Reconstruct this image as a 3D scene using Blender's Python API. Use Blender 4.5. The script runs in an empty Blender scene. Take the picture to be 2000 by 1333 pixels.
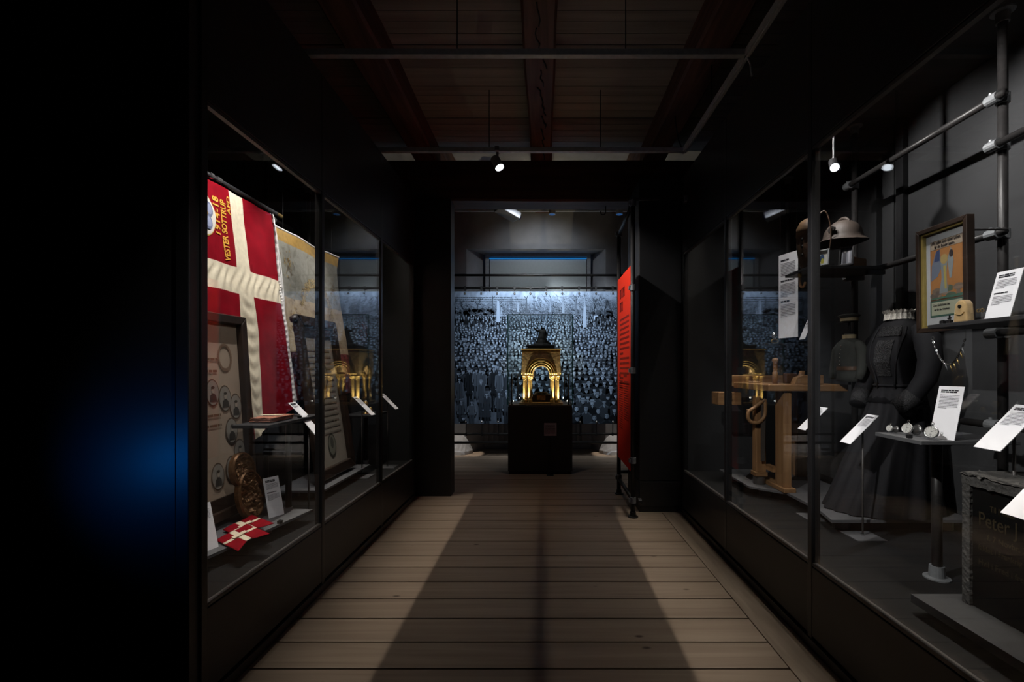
import bpy, bmesh, math, random
from mathutils import Vector, Matrix, noise

# ------------------------------------------------------------------ camera, world, exposure
SC = bpy.context.scene
C = SC.collection
EYE = 1.42
FPX = 889.0
VPX, VPY = 1062.0, 720.0
cam_d = bpy.data.cameras.new('camera')
cam = bpy.data.objects.new('camera', cam_d)
C.objects.link(cam)
cam.location = (0, 0, EYE)
cam.rotation_euler = (math.pi / 2, 0, 0)
cam_d.sensor_width = 36.0
cam_d.lens = 36.0 * FPX / 2000.0
cam_d.shift_x = (1000.0 - VPX) / 2000.0
cam_d.shift_y = (VPY - 666.5) / 2000.0
cam_d.clip_start = 0.02
SC.camera = cam

W = bpy.data.worlds.new('world')
SC.world = W
W.use_nodes = True
W.node_tree.nodes['Background'].inputs['Color'].default_value = (0.8, 0.85, 1.0, 1)
W.node_tree.nodes['Background'].inputs['Strength'].default_value = 0.0012

SC.view_settings.view_transform = 'Standard'
SC.view_settings.look = 'None'
SC.view_settings.exposure = 0.0
SC.view_settings.gamma = 1.0
SC.view_settings.use_curve_mapping = False
SC.cycles.transparent_max_bounces = 32
SC.cycles.max_bounces = 7
SC.cycles.caustics_reflective = False
SC.cycles.caustics_refractive = False

STRIP_FRONT = 8.2     # LED strip behind each case header, watts
STRIP_INNER = 2.2
XL, XR = -1.41, 1.36   # glass planes
ZG0, ZG1 = 0.44, 2.52  # glass bottom and top
ZTOP = 3.29            # top of the cases
CASE_FLOOR = 0.42


def area_light(name, loc, aim, power, color, sx, sy, parent=None):
    d = bpy.data.lights.new(name, 'AREA')
    d.energy = power
    d.color = color
    d.shape = 'RECTANGLE'
    d.size, d.size_y = sx, sy
    o = bpy.data.objects.new(name, d)
    C.objects.link(o)
    o.location = loc
    o.rotation_euler = (Vector(aim) - Vector(loc)).to_track_quat('-Z', 'Y').to_euler()
    return o


def spot_light(name, loc, aim, power, color, deg, blend=0.5, radius=0.02):
    d = bpy.data.lights.new(name, 'SPOT')
    d.energy = power
    d.color = color
    d.spot_size = math.radians(deg)
    d.spot_blend = blend
    d.shadow_soft_size = radius
    o = bpy.data.objects.new(name, d)
    C.objects.link(o)
    o.location = loc
    o.rotation_euler = (Vector(aim) - Vector(loc)).to_track_quat('-Z', 'Y').to_euler()
    return o


WARMW = (1.0, 0.90, 0.78)
NEUTW = (1.0, 0.96, 0.93)
COOLW = (0.86, 0.93, 1.0)
def strip(name, x, z, y0, y1, watts, color, out, deg, spread):
    """thin LED line along the corridor, tipped outwards by deg"""
    o = area_light(name, (x, (y0 + y1) / 2, z), (x, (y0 + y1) / 2, 0), watts, color, 0.006, y1 - y0)
    o.rotation_euler = (0, -out * math.radians(deg), 0)
    o.data.spread = math.radians(spread)
    return o

X_STRIP = {-1: (XL - 0.1725, XL - 0.319), 1: (XR + 0.1805, XR + 0.317)}
for sd, (xa, xb_) in X_STRIP.items():
    y0, y1 = (1.95, 4.85) if sd < 0 else (0.5, 4.35)
    k = (y1 - y0) / 2.9
    strip('case_strip_light', xa, 3.05, y0, y1, STRIP_FRONT * k, WARMW, -sd, 8.5, 38)
    strip('case_strip_light', xb_, 3.05, y0, y1, STRIP_INNER * k, WARMW, -sd, 19, 60).data.size = 0.012
# spots on the same rails that light the exhibits
# side, y, aim x, aim y, aim z, watts, cone, rail (0 front, 1 inner)
CASE_SPOTS = [(-1, 2.15, 2.5, 2.6, 1.55, 34, 84, 0), (-1, 2.95, 2.5, 3.05, 1.6, 56, 84, 0), (-1, 3.75, 2.5, 3.85, 1.6, 44, 84, 0), (-1, 4.5, 2.62, 4.5, 1.5, 14, 84, 0),
              (-1, 2.4, 1.85, 2.5, 0.8, 16, 70, 1), (-1, 3.3, 1.85, 3.3, 0.8, 16, 70, 1), (-1, 4.3, 1.85, 4.3, 0.8, 16, 70, 1),
              (1, 1.35, 2.62, 1.6, 2.45, 64, 84, 0), (1, 2.25, 2.62, 2.2, 2.45, 84, 84, 0), (1, 3.1, 2.62, 2.9, 2.45, 56, 84, 0), (1, 4.0, 2.62, 3.9, 1.9, 10, 84, 0),
              (1, 1.75, 1.95, 1.95, 1.3, 26, 70, 1), (1, 2.5, 1.95, 2.5, 1.2, 22, 70, 1), (1, 3.05, 1.9, 3.3, 0.9, 26, 74, 1), (1, 3.8, 1.85, 3.7, 0.9, 22, 70, 1)]
# added unseen spots on an added near rail, brightening exhibits through the glass
ADDED_SPOTS = [((-0.95, 1.0, 3.28), (1.9, 2.1, 1.3), 480, 32), ((-0.55, 1.0, 3.28), (1.85, 3.45, 1.05), 230, 26), ((0.75, 1.0, 3.28), (-1.85, 2.75, 1.0), 90, 30)]
for (p_, a_, pw, cone) in ADDED_SPOTS:
    spot_light('added_spot_light', p_, a_, pw, NEUTW, cone, 0.6, 0.02)
for (sd, y_, ax, ay, az, pw, cone, rail) in CASE_SPOTS:
    spot_light('case_spot_light', (X_STRIP[sd][rail] + (sd * 0.05 if rail == 0 else 0), y_, 3.02), (sd * ax, ay, az), pw, NEUTW, cone, 0.7, 0.012)
# far room: track spots that wash the printed banner and the wall above it
spot_light('banner_spot_light', (-0.45, 5.75, 3.75), (-0.12, 7.3, 2.1), 320, COOLW, 62, 1.0, 0.03)
spot_light('banner_spot_light', (0.75, 5.75, 3.75), (0.75, 7.3, 1.9), 150, COOLW, 62, 1.0, 0.03)
spot_light('banner_spot_light', (-0.9, 5.75, 3.75), (-1.0, 7.3, 1.4), 100, COOLW, 62, 1.0, 0.03)
spot_light('wall_spot_light', (-0.05, 6.72, 3.72), (-0.07, 7.75, 2.8), 15, COOLW, 125, 1.0, 0.03)
spot_light('far_floor_spot_light', (0.0, 5.6, 3.75), (0.0, 6.4, 0.0), 18, WARMW, 100, 0.8, 0.03)
spot_light('niche_spot_light', (-1.62, 7.47, 3.3), (-1.42, 7.55, 0.1), 260, WARMW, 15, 0.3, 0.01)
spot_light('niche_spot_light', (1.42, 7.47, 3.3), (1.22, 7.55, 0.1), 260, WARMW, 15, 0.3, 0.01)
# corridor track spot that is seen lit; it lights the red panel
spot_light('corridor_spot_light', (-0.38, 4.15, 3.24), (0.83, 4.72, 2.15), 150, NEUTW, 50, 0.8, 0.03)
# blue lamp that glows on the dark panel at the left
spot_light('blue_spot_light', (-1.93, 1.2, 0.95), (-1.52, 1.86, 1.05), 4.4, (0.0, 0.24, 1.0), 84, 1.0, 0.03)


# ------------------------------------------------------------------ materials
MATS = {}
def nodes_of(name):
    m = bpy.data.materials.new(name)
    m.use_nodes = True
    nt = m.node_tree
    return m, nt, nt.nodes['Principled BSDF']


def mat(name, col, rough=0.5, metal=0.0, var=0.12, scale=30.0, bump=0.0, spec=0.5, sheen=0.0):
    """plain surface with slight procedural mottling"""
    if name in MATS:
        return MATS[name]
    m, nt, b = nodes_of(name)
    tc = nt.nodes.new('ShaderNodeTexCoord')
    nz = nt.nodes.new('ShaderNodeTexNoise')
    nz.inputs['Scale'].default_value = scale
    nz.inputs['Detail'].default_value = 4
    nt.links.new(tc.outputs['Object'], nz.inputs['Vector'])
    rp = nt.nodes.new('ShaderNodeValToRGB')
    rp.color_ramp.elements[0].position = 0.3
    rp.color_ramp.elements[1].position = 0.7
    rp.color_ramp.elements[0].color = tuple(c * (1 - var) for c in col) + (1,)
    rp.color_ramp.elements[1].color = tuple(min(1, c * (1 + var)) for c in col) + (1,)
    nt.links.new(nz.outputs['Fac'], rp.inputs['Fac'])
    nt.links.new(rp.outputs['Color'], b.inputs['Base Color'])
    b.inputs['Roughness'].default_value = rough
    b.inputs['Metallic'].default_value = metal
    b.inputs['Specular IOR Level'].default_value = spec
    if sheen:
        b.inputs['Sheen Weight'].default_value = sheen
    if bump:
        bp = nt.nodes.new('ShaderNodeBump')
        bp.inputs['Strength'].default_value = bump
        bp.inputs['Distance'].default_value = 0.01
        nt.links.new(nz.outputs['Fac'], bp.inputs['Height'])
        nt.links.new(bp.outputs['Normal'], b.inputs['Normal'])
    MATS[name] = m
    return m


def wood(name, c0, c1, stretch=(1.2, 18, 18), rough=0.6, knots=0.0, per_object=0.12, bump=0.15):
    if name in MATS:
        return MATS[name]
    m, nt, b = nodes_of(name)
    N, L = nt.nodes, nt.links
    tc = N.new('ShaderNodeTexCoord')
    oi = N.new('ShaderNodeObjectInfo')
    add = N.new('ShaderNodeVectorMath'); add.operation = 'ADD'
    mul = N.new('ShaderNodeVectorMath'); mul.operation = 'SCALE'
    cmb = N.new('ShaderNodeCombineXYZ')
    for k in range(3):
        L.new(oi.outputs['Random'], cmb.inputs[k])
    L.new(cmb.outputs[0], mul.inputs[0]); mul.inputs['Scale'].default_value = 37.0
    L.new(tc.outputs['Object'], add.inputs[0]); L.new(mul.outputs[0], add.inputs[1])
    mp = N.new('ShaderNodeMapping')
    mp.inputs['Scale'].default_value = stretch
    L.new(add.outputs[0], mp.inputs['Vector'])
    nz = N.new('ShaderNodeTexNoise')
    nz.inputs['Scale'].default_value = 1.6
    nz.inputs['Detail'].default_value = 6
    nz.inputs['Distortion'].default_value = 0.6
    L.new(mp.outputs[0], nz.inputs['Vector'])
    rp = N.new('ShaderNodeValToRGB')
    rp.color_ramp.elements[0].position = 0.32
    rp.color_ramp.elements[1].position = 0.68
    rp.color_ramp.elements[0].color = c0 + (1,)
    rp.color_ramp.elements[1].color = c1 + (1,)
    L.new(nz.outputs['Fac'], rp.inputs['Fac'])
    out = rp.outputs['Color']
    if knots:
        vo = N.new('ShaderNodeTexVoronoi')
        vo.inputs['Scale'].default_value = knots
        mp2 = N.new('ShaderNodeMapping')
        mp2.inputs['Scale'].default_value = (0.75, 1.5, 1.0)
        L.new(add.outputs[0], mp2.inputs['Vector'])
        L.new(mp2.outputs[0], vo.inputs['Vector'])
        kr = N.new('ShaderNodeValToRGB')
        kr.color_ramp.elements[0].position = 0.028
        kr.color_ramp.elements[0].color = (0.22, 0.16, 0.12, 1)
        kr.color_ramp.elements[1].position = 0.075
        kr.color_ramp.elements[1].color = (1, 1, 1, 1)
        L.new(vo.outputs['Distance'], kr.inputs['Fac'])
        mx = N.new('ShaderNodeMix'); mx.data_type = 'RGBA'; mx.blend_type = 'MULTIPLY'
        mx.inputs['Factor'].default_value = 1.0
        L.new(out, mx.inputs['A']); L.new(kr.outputs['Color'], mx.inputs['B'])
        out = mx.outputs['Result']
    hsv = N.new('ShaderNodeHueSaturation')
    mr = N.new('ShaderNodeMapRange')
    mr.inputs['To Min'].default_value = 1 - per_object
    mr.inputs['To Max'].default_value = 1 + per_object
    L.new(oi.outputs['Random'], mr.inputs['Value'])
    L.new(mr.outputs[0], hsv.inputs['Value'])
    L.new(out, hsv.inputs['Color'])
    L.new(hsv.outputs['Color'], b.inputs['Base Color'])
    b.inputs['Roughness'].default_value = rough
    if bump:
        bp = N.new('ShaderNodeBump')
        bp.inputs['Strength'].default_value = bump
        bp.inputs['Distance'].default_value = 0.004
        L.new(nz.outputs['Fac'], bp.inputs['Height'])
        L.new(bp.outputs['Normal'], b.inputs['Normal'])
    MATS[name] = m
    return m


def emit(name, col, strength):
    if name in MATS:
        return MATS[name]
    m, nt, b = nodes_of(name)
    b.inputs['Base Color'].default_value = (0, 0, 0, 1)
    b.inputs['Emission Color'].default_value = tuple(col) + (1,)
    b.inputs['Emission Strength'].default_value = strength
    MATS[name] = m
    return m


def glass(name, tint=(1, 1, 1), base=0.04, gain=1.0):
    if name in MATS:
        return MATS[name]
    m = bpy.data.materials.new(name)
    m.use_nodes = True
    nt = m.node_tree
    N, L = nt.nodes, nt.links
    N.clear()
    out = N.new('ShaderNodeOutputMaterial')
    mix = N.new('ShaderNodeMixShader')
    tr = N.new('ShaderNodeBsdfTransparent'); tr.inputs['Color'].default_value = tuple(tint) + (1,)
    gl = N.new('ShaderNodeBsdfGlossy'); gl.inputs['Roughness'].default_value = 0.0
    ge = N.new('ShaderNodeNewGeometry')
    dt = N.new('ShaderNodeVectorMath'); dt.operation = 'DOT_PRODUCT'
    L.new(ge.outputs['Incoming'], dt.inputs[0]); L.new(ge.outputs['Normal'], dt.inputs[1])
    ab = N.new('ShaderNodeMath'); ab.operation = 'ABSOLUTE'; L.new(dt.outputs['Value'], ab.inputs[0])
    su = N.new('ShaderNodeMath'); su.operation = 'SUBTRACT'; su.inputs[0].default_value = 1.0; L.new(ab.outputs[0], su.inputs[1])
    pw = N.new('ShaderNodeMath'); pw.operation = 'POWER'; L.new(su.outputs[0], pw.inputs[0]); pw.inputs[1].default_value = 5.0
    ml = N.new('ShaderNodeMath'); ml.operation = 'MULTIPLY_ADD'; L.new(pw.outputs[0], ml.inputs[0])
    ml.inputs[1].default_value = (1 - base) * gain; ml.inputs[2].default_value = base
    L.new(ml.outputs[0], mix.inputs[0]); L.new(tr.outputs[0], mix.inputs[1]); L.new(gl.outputs[0], mix.inputs[2])
    L.new(mix.outputs[0], out.inputs[0])
    MATS[name] = m
    return m


def ink(name='printed_ink', rough=0.6):
    if name in MATS:
        return MATS[name]
    m, nt, b = nodes_of(name)
    a = nt.nodes.new('ShaderNodeAttribute'); a.attribute_name = 'ink'
    nt.links.new(a.outputs['Color'], b.inputs['Base Color'])
    b.inputs['Roughness'].default_value = rough
    b.inputs['Specular IOR Level'].default_value = 0.08
    MATS[name] = m
    return m


M_black = mat('black_panel_paint', (0.016, 0.016, 0.017), 0.42, var=0.1, scale=6)
M_caseint = mat('case_lining_charcoal', (0.034, 0.035, 0.037), 0.8, var=0.08, scale=4, spec=0.2)
M_casefloor = mat('case_floor_grey', (0.009, 0.0092, 0.0098), 0.85, var=0.06, scale=8, spec=0.12)
M_shelfgrey = mat('plinth_grey', (0.085, 0.087, 0.093), 0.6, var=0.05)
M_shelfblack = mat('shelf_black', (0.022, 0.022, 0.024), 0.5)
M_post = mat('post_black', (0.012, 0.012, 0.013), 0.35)
M_rail = mat('edge_rail_grey', (0.06, 0.055, 0.053), 0.45)
M_pipe = mat('pipe_black', (0.016, 0.015, 0.015), 0.42, var=0.2, spec=0.3)
M_clamp = mat('clamp_zinc', (0.2, 0.21, 0.22), 0.5, 0.4, var=0.2)
M_track = mat('track_white', (0.55, 0.57, 0.6), 0.4)
M_floor = wood('floor_plank_wood', (0.235, 0.172, 0.125), (0.335, 0.255, 0.19), (0.55, 11, 11), 0.55, knots=3.3, per_object=0.1)
M_floorL = wood('floor_border_wood', (0.2, 0.15, 0.11), (0.36, 0.28, 0.21), (9, 0.8, 9), 0.55)
M_ceil = wood('ceiling_board_wood', (0.33, 0.29, 0.245), (0.46, 0.41, 0.36), (0.5, 10, 10), 0.7, per_object=0.16)
M_beam = wood('beam_wood', (0.10, 0.046, 0.032), (0.25, 0.12, 0.08), (9, 0.7, 9), 0.65)
M_beamx = wood('cross_beam_wood', (0.03, 0.012, 0.009), (0.075, 0.032, 0.022), (0.7, 9, 9), 0.65)
M_plaster = mat('white_plaster', (0.42, 0.42, 0.44), 0.85, var=0.1, scale=5, bump=0.25)
M_dark = mat('dark_wall_paint', (0.012, 0.012, 0.014), 0.8)
M_glass = glass('case_glass', (0.985, 0.99, 0.988), 0.07, 0.95)
M_glass2 = glass('vitrine_glass', (0.98, 0.995, 0.99), 0.03, 0.8)
M_gedge = mat('glass_edge_teal', (0.02, 0.2, 0.2), 0.2)
M_acryl = glass('acrylic', (0.95, 0.96, 0.97), 0.06, 1.0)
M_white = mat('card_white', (0.86, 0.86, 0.90), 0.6, var=0.02)
M_ink = ink()
M_red = mat('flag_red_wool', (0.21, 0.002, 0.009), 0.85, var=0.16, scale=14, spec=0.08)
M_cream = mat('flag_cream_satin', (0.72, 0.64, 0.48), 0.42, var=0.1, scale=40)
M_goldthread = mat('gold_thread', (0.72, 0.38, 0.05), 0.5, 0.1, var=0.3, scale=200)
M_cord = mat('white_cord', (0.72, 0.7, 0.68), 0.8)
M_brownframe = wood('dark_frame_wood', (0.014, 0.009, 0.0065), (0.034, 0.02, 0.014), (6, 6, 1), 0.4)
M_gold = mat('gilded_bronze', (0.5, 0.36, 0.14), 0.36, 0.85, var=0.25, scale=40)
M_golddark = mat('aged_gilt_stone', (0.46, 0.34, 0.18), 0.5, 0.3, var=0.4, scale=30, bump=0.3)
M_bronze = mat('dark_bronze', (0.008, 0.007, 0.006), 0.6, 0.2, spec=0.2)
M_redpanel = mat('red_panel', (0.62, 0.028, 0.010), 0.8, var=0.04, spec=0.1)
M_pine = wood('pine_wood', (0.20, 0.10, 0.042), (0.36, 0.20, 0.09), (16, 16, 1.1), 0.55)
M_pineH = wood('pine_wood_lengthwise', (0.20, 0.10, 0.042), (0.36, 0.20, 0.09), (1.1, 16, 16), 0.55)
M_pineY = wood('pine_wood_crosswise', (0.20, 0.10, 0.042), (0.36, 0.20, 0.09), (16, 1.1, 16), 0.55)
M_dress = mat('black_dress_cloth', (0.0065, 0.0065, 0.0085), 0.8, var=0.2, scale=60, spec=0.25)
M_uniform = mat('field_grey_cloth', (0.034, 0.036, 0.033), 0.85, var=0.15, scale=60, spec=0.2)
M_chrome = mat('steel', (0.6, 0.6, 0.6), 0.25, 0.95)
M_brass = mat('brass', (0.6, 0.42, 0.17), 0.3, 0.9)
M_leather = mat('brown_leather', (0.075, 0.038, 0.019), 0.5, var=0.5, scale=30, bump=0.4)
M_helmet = mat('helmet_khaki', (0.05, 0.036, 0.028), 0.65, var=0.15, scale=25)
M_stone = mat('rough_granite', (0.045, 0.043, 0.04), 0.85, var=0.45, scale=70, bump=0.8)
M_polish = mat('polished_black_stone', (0.005, 0.005, 0.005), 0.3, spec=0.2)
M_carved = mat('carved_bronze', (0.16, 0.08, 0.034), 0.42, 0.55, var=0.35, scale=60)
M_lampbody = mat('lamp_white_metal', (0.3, 0.3, 0.31), 0.4)
M_lampon = emit('lamp_lens_lit', (0.85, 0.92, 1.0), 6.0)
M_blue = emit('blue_led', (0.015, 0.26, 0.78), 0.6)
M_pin = emit('pin_light', (1, 0.97, 0.9), 8.0)


# ------------------------------------------------------------------ mesh helpers
class MB:
    def __init__(self):
        self.v, self.f, self.c, self.mi = [], [], [], []
        self.col = (1, 1, 1)
        self.slot = 0

    def add(self, verts, faces):
        n = len(self.v)
        self.v += [tuple(p) for p in verts]
        self.c += [self.col] * len(verts)
        for f in faces:
            self.f.append(tuple(i + n for i in f))
            self.mi.append(self.slot)
        return self

    def box(self, x0, x1, y0, y1, z0, z1):
        x0, x1 = min(x0, x1), max(x0, x1); y0, y1 = min(y0, y1), max(y0, y1); z0, z1 = min(z0, z1), max(z0, z1)
        return self.add([(x0, y0, z0), (x1, y0, z0), (x1, y1, z0), (x0, y1, z0), (x0, y0, z1), (x1, y0, z1), (x1, y1, z1), (x0, y1, z1)],
                        [(0, 3, 2, 1), (4, 5, 6, 7), (0, 1, 5, 4), (1, 2, 6, 5), (2, 3, 7, 6), (3, 0, 4, 7)])

    def tube(self, pts, r, n=10, cap=True):
        """pipe through pts; r a number or one per point"""
        pts = [Vector(p) for p in pts]
        rs = r if isinstance(r, (list, tuple)) else [r] * len(pts)
        rings = []
        prev = None
        for i, p in enumerate(pts):
            d = (pts[min(i + 1, len(pts) - 1)] - pts[max(i - 1, 0)]).normalized()
            if prev is None:
                a = Vector((0, 0, 1)) if abs(d.z) < 0.9 else Vector((1, 0, 0))
                u = d.cross(a).normalized()
            else:
                u = (prev - d * prev.dot(d)).normalized()
            prev = u
            w = d.cross(u)
            rings.append([p + (u * math.cos(2 * math.pi * k / n) + w * math.sin(2 * math.pi * k / n)) * rs[i] for k in range(n)])
        vs = [q for rg in rings for q in rg]
        fs = []
        for i in range(len(rings) - 1):
            for k in range(n):
                a, b2 = i * n + k, i * n + (k + 1) % n
                fs.append((a, b2, b2 + n, a + n))
        if cap:
            fs.append(tuple(range(n - 1, -1, -1)))
            fs.append(tuple(range((len(rings) - 1) * n, len(rings) * n)))
        return self.add(vs, fs)

    def lathe(self, prof, cx=0, cy=0, n=20, z0=0.0, cap=True):
        """prof: list of (radius, z)"""
        vs = []
        for r, z in prof:
            for k in range(n):
                a = 2 * math.pi * k / n
                vs.append((cx + r * math.cos(a), cy + r * math.sin(a), z0 + z))
        fs = []
        for i in range(len(prof) - 1):
            for k in range(n):
                a, b2 = i * n + k, i * n + (k + 1) % n
                fs.append((a, b2, b2 + n, a + n))
        if cap:
            fs.append(tuple(range(n - 1, -1, -1)))
            fs.append(tuple(range((len(prof) - 1) * n, len(prof) * n)))
        return self.add(vs, fs)

    def loft(self, rings, cap=True):
        n = len(rings[0])
        vs = [q for rg in rings for q in rg]
        fs = []
        for i in range(len(rings) - 1):
            for k in range(n):
                a, b2 = i * n + k, i * n + (k + 1) % n
                fs.append((a, b2, b2 + n, a + n))
        if cap:
            fs.append(tuple(range(n - 1, -1, -1)))
            fs.append(tuple(range((len(rings) - 1) * n, len(rings) * n)))
        return self.add(vs, fs)

    def grid(self, fn, nu, nv, flip=False):
        vs = [fn(i / nu, j / nv) for j in range(nv + 1) for i in range(nu + 1)]
        fs = []
        for j in range(nv):
            for i in range(nu):
                a = j * (nu + 1) + i
                q = (a, a + 1, a + nu + 2, a + nu + 1)
                fs.append(q[::-1] if flip else q)
        return self.add(vs, fs)

    def prism(self, pts, axis, a0, a1):
        """extrude polygon (2D pts) along axis 'x','y','z' from a0 to a1"""
        def mk(p, a):
            return {'x': (a, p[0], p[1]), 'y': (p[0], a, p[1]), 'z': (p[0], p[1], a)}[axis]
        n = len(pts)
        vs = [mk(p, a0) for p in pts] + [mk(p, a1) for p in pts]
        fs = [tuple(range(n - 1, -1, -1)), tuple(range(n, 2 * n))]
        for k in range(n):
            fs.append((k, (k + 1) % n, (k + 1) % n + n, k + n))
        return self.add(vs, fs)

    def poly(self, pts, w=0.0, col=None):
        """flat polygon in the local u,v plane at offset w"""
        if col is not None:
            self.col = col
        self.add([(p[0], p[1], w) for p in pts], [tuple(range(len(pts)))])
        return self

    def rect(self, u0, u1, v0, v1, w=0.0, col=None):
        return self.poly([(u0, v0), (u1, v0), (u1, v1), (u0, v1)], w, col)

    def ell(self, cu, cv, ru, rv, w=0.0, col=None, n=10, a0=0.0):
        return self.poly([(cu + ru * math.cos(a0 + 2 * math.pi * k / n), cv + rv * math.sin(a0 + 2 * math.pi * k / n)) for k in range(n)], w, col)

    def mesh(self, name, smooth=False):
        me = bpy.data.meshes.new(name)
        me.from_pydata(self.v, [], self.f)
        at = me.attributes.new('ink', 'FLOAT_COLOR', 'POINT')
        buf = []
        for c in self.c:
            buf += [c[0], c[1], c[2], 1.0]
        at.data.foreach_set('color', buf)
        if any(self.mi):
            me.polygons.foreach_set('material_index', self.mi)
        me.update()
        return me

    def build(self, name, m, parent=None, smooth=False, bevel=0.0, fix=True):
        me = self.mesh(name)
        if fix:
            bm = bmesh.new(); bm.from_mesh(me)
            bmesh.ops.recalc_face_normals(bm, faces=bm.faces)
            bm.to_mesh(me); bm.free()
        ms = m if isinstance(m, (list, tuple)) else [m]
        for q in ms:
            me.materials.append(q)
        if smooth:
            me.polygons.foreach_set('use_smooth', [True] * len(me.polygons))
            me.update()
        return link(name, me, parent, bevel)


def link(name, me, parent=None, bevel=0.0):
    o = bpy.data.objects.new(name, me)
    C.objects.link(o)
    if parent is not None:
        o.parent = parent
        if parent.get('_world'):
            o.matrix_parent_inverse = parent.matrix_basis.inverted()
    if bevel:
        b = o.modifiers.new('bevel', 'BEVEL'); b.width = bevel; b.segments = 2; b.limit_method = 'ANGLE'
    return o


def tag(o, label, cat, group=None):
    o['label'] = label
    o['category'] = cat
    if group:
        o['group'] = group
    return o


def thing(name, loc, label, cat, group=None):
    """Empty at the base of a thing whose parts are given in world coordinates"""
    o = bpy.data.objects.new(name, None)
    o.empty_display_size = 0.05
    C.objects.link(o)
    o.matrix_basis = Matrix.Translation(Vector(loc))
    o['_world'] = 1
    return tag(o, label, cat, group)


def placed(name, origin, u, v, label, cat, group=None):
    """Empty with axes u (right), v (up), w (out): parts are given in that frame"""
    u, v = Vector(u).normalized(), Vector(v).normalized()
    w = u.cross(v).normalized()
    o = bpy.data.objects.new(name, None)
    o.empty_display_size = 0.05
    C.objects.link(o)
    m = Matrix((u, v, w)).transposed().to_4x4()
    m.translation = Vector(origin)
    o.matrix_basis = m
    return tag(o, label, cat, group)


def struct(o):
    o['kind'] = 'structure'
    return o


def copy_tree(o, parent=None):
    c = o.copy()
    C.objects.link(c)
    if parent is not None:
        c.parent = parent
    for ch in list(o.children):
        copy_tree(ch, c)
    return c


def text_mesh(body, size, align='LEFT', extrude=0.0, bold=0.0, spacing=1.0):
    cu = bpy.data.curves.new('lettering', 'FONT')
    cu.body = body
    cu.size = size
    cu.align_x = align
    cu.extrude = extrude
    cu.offset = bold
    cu.space_character = spacing
    cu.resolution_u = 3
    t = bpy.data.objects.new('lettering', cu)
    C.objects.link(t)
    dg = bpy.context.evaluated_depsgraph_get()
    me = bpy.data.meshes.new_from_object(t.evaluated_get(dg))
    bpy.data.objects.remove(t)
    bpy.data.curves.remove(cu)
    return me


def text_into(mb, body, size, fn, align='LEFT', bold=0.0, spacing=1.0, col=None):
    """add lettering to mb, each vertex mapped by fn(x, y)"""
    me = text_mesh(body, size, align, 0, bold, spacing)
    if col is not None:
        mb.col = col
    mb.add([fn(v.co.x, v.co.y) for v in me.vertices], [tuple(p.vertices) for p in me.polygons])
    bpy.data.meshes.remove(me)


def skin_mesh(joints, edges, sub=2):
    """joints: list of (x,y,z,rx,ry). returns a smooth mesh"""
    me = bpy.data.meshes.new('body')
    me.from_pydata([j[:3] for j in joints], edges, [])
    o = bpy.data.objects.new('body', me)
    C.objects.link(o)
    md = o.modifiers.new('skin', 'SKIN')
    md.use_smooth_shade = True
    for k, j in enumerate(joints):
        s = me.skin_vertices[0].data[k]
        s.radius = (j[3], j[4] if len(j) > 4 else j[3])
        s.use_root = (k == 0)
    sb = o.modifiers.new('sub', 'SUBSURF'); sb.levels = sub
    dg = bpy.context.evaluated_depsgraph_get()
    out = bpy.data.meshes.new_from_object(o.evaluated_get(dg))
    bpy.data.objects.remove(o)
    bpy.data.meshes.remove(me)
    return out


def smooth_path(pts, sub=6):
    pts = [Vector(p) for p in pts]
    out = []
    for i in range(len(pts) - 1):
        p0, p1, p2, p3 = pts[max(i - 1, 0)], pts[i], pts[i + 1], pts[min(i + 2, len(pts) - 1)]
        for k in range(sub):
            t = k / sub
            out.append(0.5 * ((2 * p1) + (p2 - p0) * t + (2 * p0 - 5 * p1 + 4 * p2 - p3) * t * t + (3 * p1 - p0 - 3 * p2 + p3) * t ** 3))
    out.append(pts[-1])
    return out


def words(mb, rng, u0, u1, v, h, w, col, fill=0.98, wl=(2, 7)):
    """one line of small print: word blocks between u0 and u1"""
    u = u0
    end = u0 + (u1 - u0) * fill
    cw = h * 0.62
    while u < end - cw:
        l = rng.randint(*wl) * cw
        e = min(u + l, end)
        mb.rect(u, e, v, v + h, w, col)
        u = e + cw * 0.6


def px(x, y, Y):
    """point seen at pixel (x, y) of the 2000 x 1333 frame, at depth Y"""
    return Vector(((x - VPX) / FPX * Y, Y, EYE + (VPY - y) / FPX * Y))

# ------------------------------------------------------------------ the room
rng = random.Random(7)
YB = 7.65        # back wall of the far room
floor = struct(MB().box(-4.2, 4.2, -2.5, YB + 0.45, -0.12, -0.03).build('floor', M_dark))
edges_y = [0.0, 0.25, 0.47, 0.70, 0.92, 1.14, 1.36, 1.59, 1.81, 1.94, 2.153, 2.363, 2.586, 2.808, 3.03, 3.25, 3.453, 3.74, 4.03, 4.25, 4.475]
while edges_y[-1] < YB + 0.35:
    edges_y.append(edges_y[-1] + rng.choice([0.2, 0.22, 0.235, 0.28]))
for a, b in zip(edges_y[:-1], edges_y[1:]):
    near = b < 4.5
    x1 = 1.163 if near else 4.1
    x0 = -1.44 if near else -4.1
    o = MB().box(x0 - (x0 + x1) / 2, x1 - (x0 + x1) / 2, -(b - a) / 2 + 0.005, (b - a) / 2 - 0.005, -0.03, 0).build('plank', M_floor, floor, bevel=0.003)
    o.location = ((x0 + x1) / 2, (a + b) / 2, rng.uniform(-0.0015, 0.0005))
MB().box(1.167, 1.45, 0.0, 4.47, -0.03, 0.0).build('border_plank', M_floorL, floor, bevel=0.003)

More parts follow.
